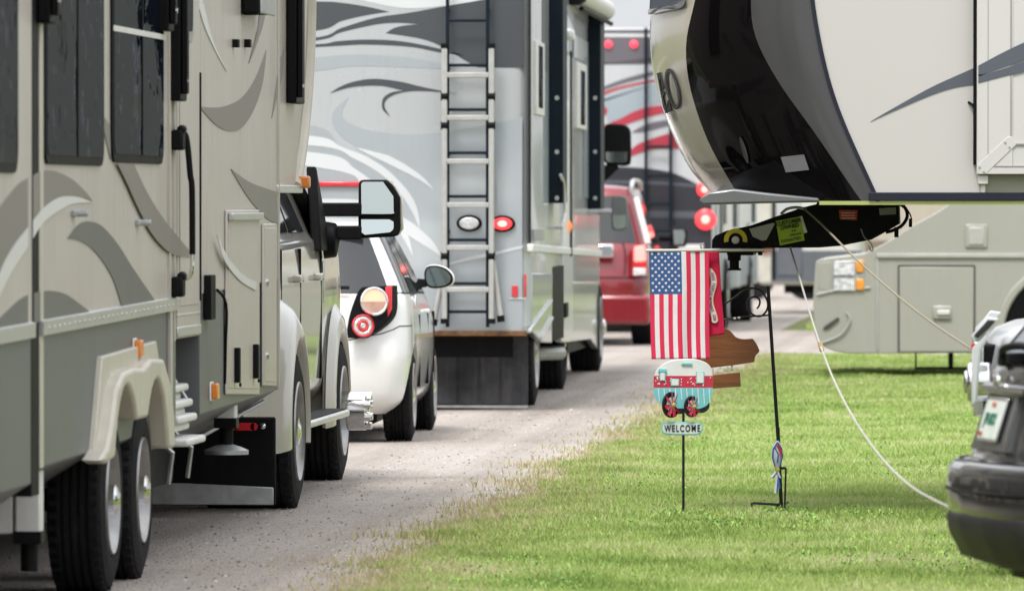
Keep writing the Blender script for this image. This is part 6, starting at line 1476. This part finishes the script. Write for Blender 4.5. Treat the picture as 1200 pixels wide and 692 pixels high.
for z in (.74, .83, .92, 1.01): k.box(-.70, .70, -.02, .026, z, z+.018)
for x in (-.72, .70): k.box(x, x+.02, -.02, .026, .72, 1.04)
k.build('grille_bar', chrome, go_, bevel=.006)
k = MB(); k.box(-.90, .90, -.2, .03, .50, .64); k.build('front_bumper', silw, Fv, bevel=.05, seg=3)
k = MB(); k.tube(cr([(-.80, -.30, 1.17), (-.7, -.8, 1.235), (-.62, -1.1, 1.26)], 5, False), .02, 8); k.build('hood_ridge', silw, Fv)

# ================================================================== FAR TREE LINE AND SKY DRESSING
tb = MB(); rr = random.Random(4)
for k_ in range(2600):
    x = rr.uniform(-300, 330); y = 640+rr.uniform(-14, 14); hh = 6.5+2.5*math.sin(x*.031)+1.6*math.sin(x*.11+1)+rr.uniform(-1.2, 1.2)
    z = rr.uniform(.5, max(1.5, hh)); s_ = rr.uniform(1.0, 2.3)
    vs_ = [(x+s_*rr.uniform(.7, 1.2)*dx, y+s_*rr.uniform(.7, 1.2)*dy, z+s_*.8*rr.uniform(.7, 1.2)*dz) for dx, dy, dz in ((1, 0, 0), (0, 1, 0), (-1, 0, 0), (0, -1, 0), (0, 0, 1), (0, 0, -1))]
    tb.add(vs_, [(0, 1, 4), (1, 2, 4), (2, 3, 4), (3, 0, 4), (1, 0, 5), (2, 1, 5), (3, 2, 5), (0, 3, 5)])
tag(tb.build('far_trees', mat('far_foliage', (.05, .075, .035), .9, 0, .4, .3), smooth=0, recalc=False), 'low line of trees on the far horizon', 'trees', kind='stuff')

# ================================================================== WORLD AND LIGHT
w = bpy.data.worlds.new('World'); scene.world = w; w.use_nodes = True
N = w.node_tree.nodes; L = w.node_tree.links; bg = N['Background']
sky = N.new('ShaderNodeTexSky'); sky.sky_type = 'NISHITA'; sky.sun_disc = False
SUN_EL, SUN_AZ = 58, 200          # azimuth clockwise from +Y
sky.sun_elevation = R(SUN_EL); sky.sun_rotation = R(SUN_AZ); sky.air_density = 1.5; sky.dust_density = 4; sky.ozone_density = 1
tcw = N.new('ShaderNodeTexCoord'); mpw = N.new('ShaderNodeMapping'); mpw.inputs['Scale'].default_value = (1, 1, 3); L.new(tcw.outputs['Generated'], mpw.inputs[0])
nw = N.new('ShaderNodeTexNoise'); nw.inputs['Scale'].default_value = 2.2; nw.inputs['Detail'].default_value = 7; nw.inputs['Roughness'].default_value = .55; L.new(mpw.outputs[0], nw.inputs['Vector'])
crw = N.new('ShaderNodeValToRGB'); L.new(nw.outputs[0], crw.inputs[0]); crw.color_ramp.elements[0].position = .3; crw.color_ramp.elements[1].position = .7
crw.color_ramp.elements[0].color = (7.0, 7.3, 7.8, 1); crw.color_ramp.elements[1].color = (11, 11.1, 11.3, 1)
mxw = N.new('ShaderNodeMixRGB'); mxw.inputs[0].default_value = .82; L.new(sky.outputs[0], mxw.inputs[1]); L.new(crw.outputs[0], mxw.inputs[2])
sep = N.new('ShaderNodeSeparateXYZ'); L.new(tcw.outputs['Generated'], sep.inputs[0])
gr_ = N.new('ShaderNodeMapRange'); gr_.inputs[1].default_value = 0; gr_.inputs[2].default_value = 1; gr_.inputs[3].default_value = .62; gr_.inputs[4].default_value = 1.6; L.new(sep.outputs[2], gr_.inputs[0])   # an overcast sky is brighter overhead than at the horizon
sc_ = N.new('ShaderNodeVectorMath'); sc_.operation = 'SCALE'; L.new(mxw.outputs[0], sc_.inputs[0]); L.new(gr_.outputs[0], sc_.inputs['Scale'])
L.new(sc_.outputs[0], bg.inputs[0]); bg.inputs[1].default_value = .1
sl_ = bpy.data.lights.new('sun', 'SUN'); sl_.energy = 1.5; sl_.angle = R(14); sl_.color = (1, .97, .93)
so_ = bpy.data.objects.new('sun', sl_); COL.objects.link(so_)
az = R(SUN_AZ); sd_ = Vector((math.sin(az)*math.cos(R(SUN_EL)), math.cos(az)*math.cos(R(SUN_EL)), math.sin(R(SUN_EL))))
so_.rotation_euler = sd_.to_track_quat('Z', 'Y').to_euler(); so_.location = sd_*50
vs = scene.view_settings; vs.view_transform = 'Standard'; vs.look = 'None'; vs.gamma = 1; vs.exposure = .76; vs.use_curve_mapping = False
scene.render.engine = 'CYCLES'
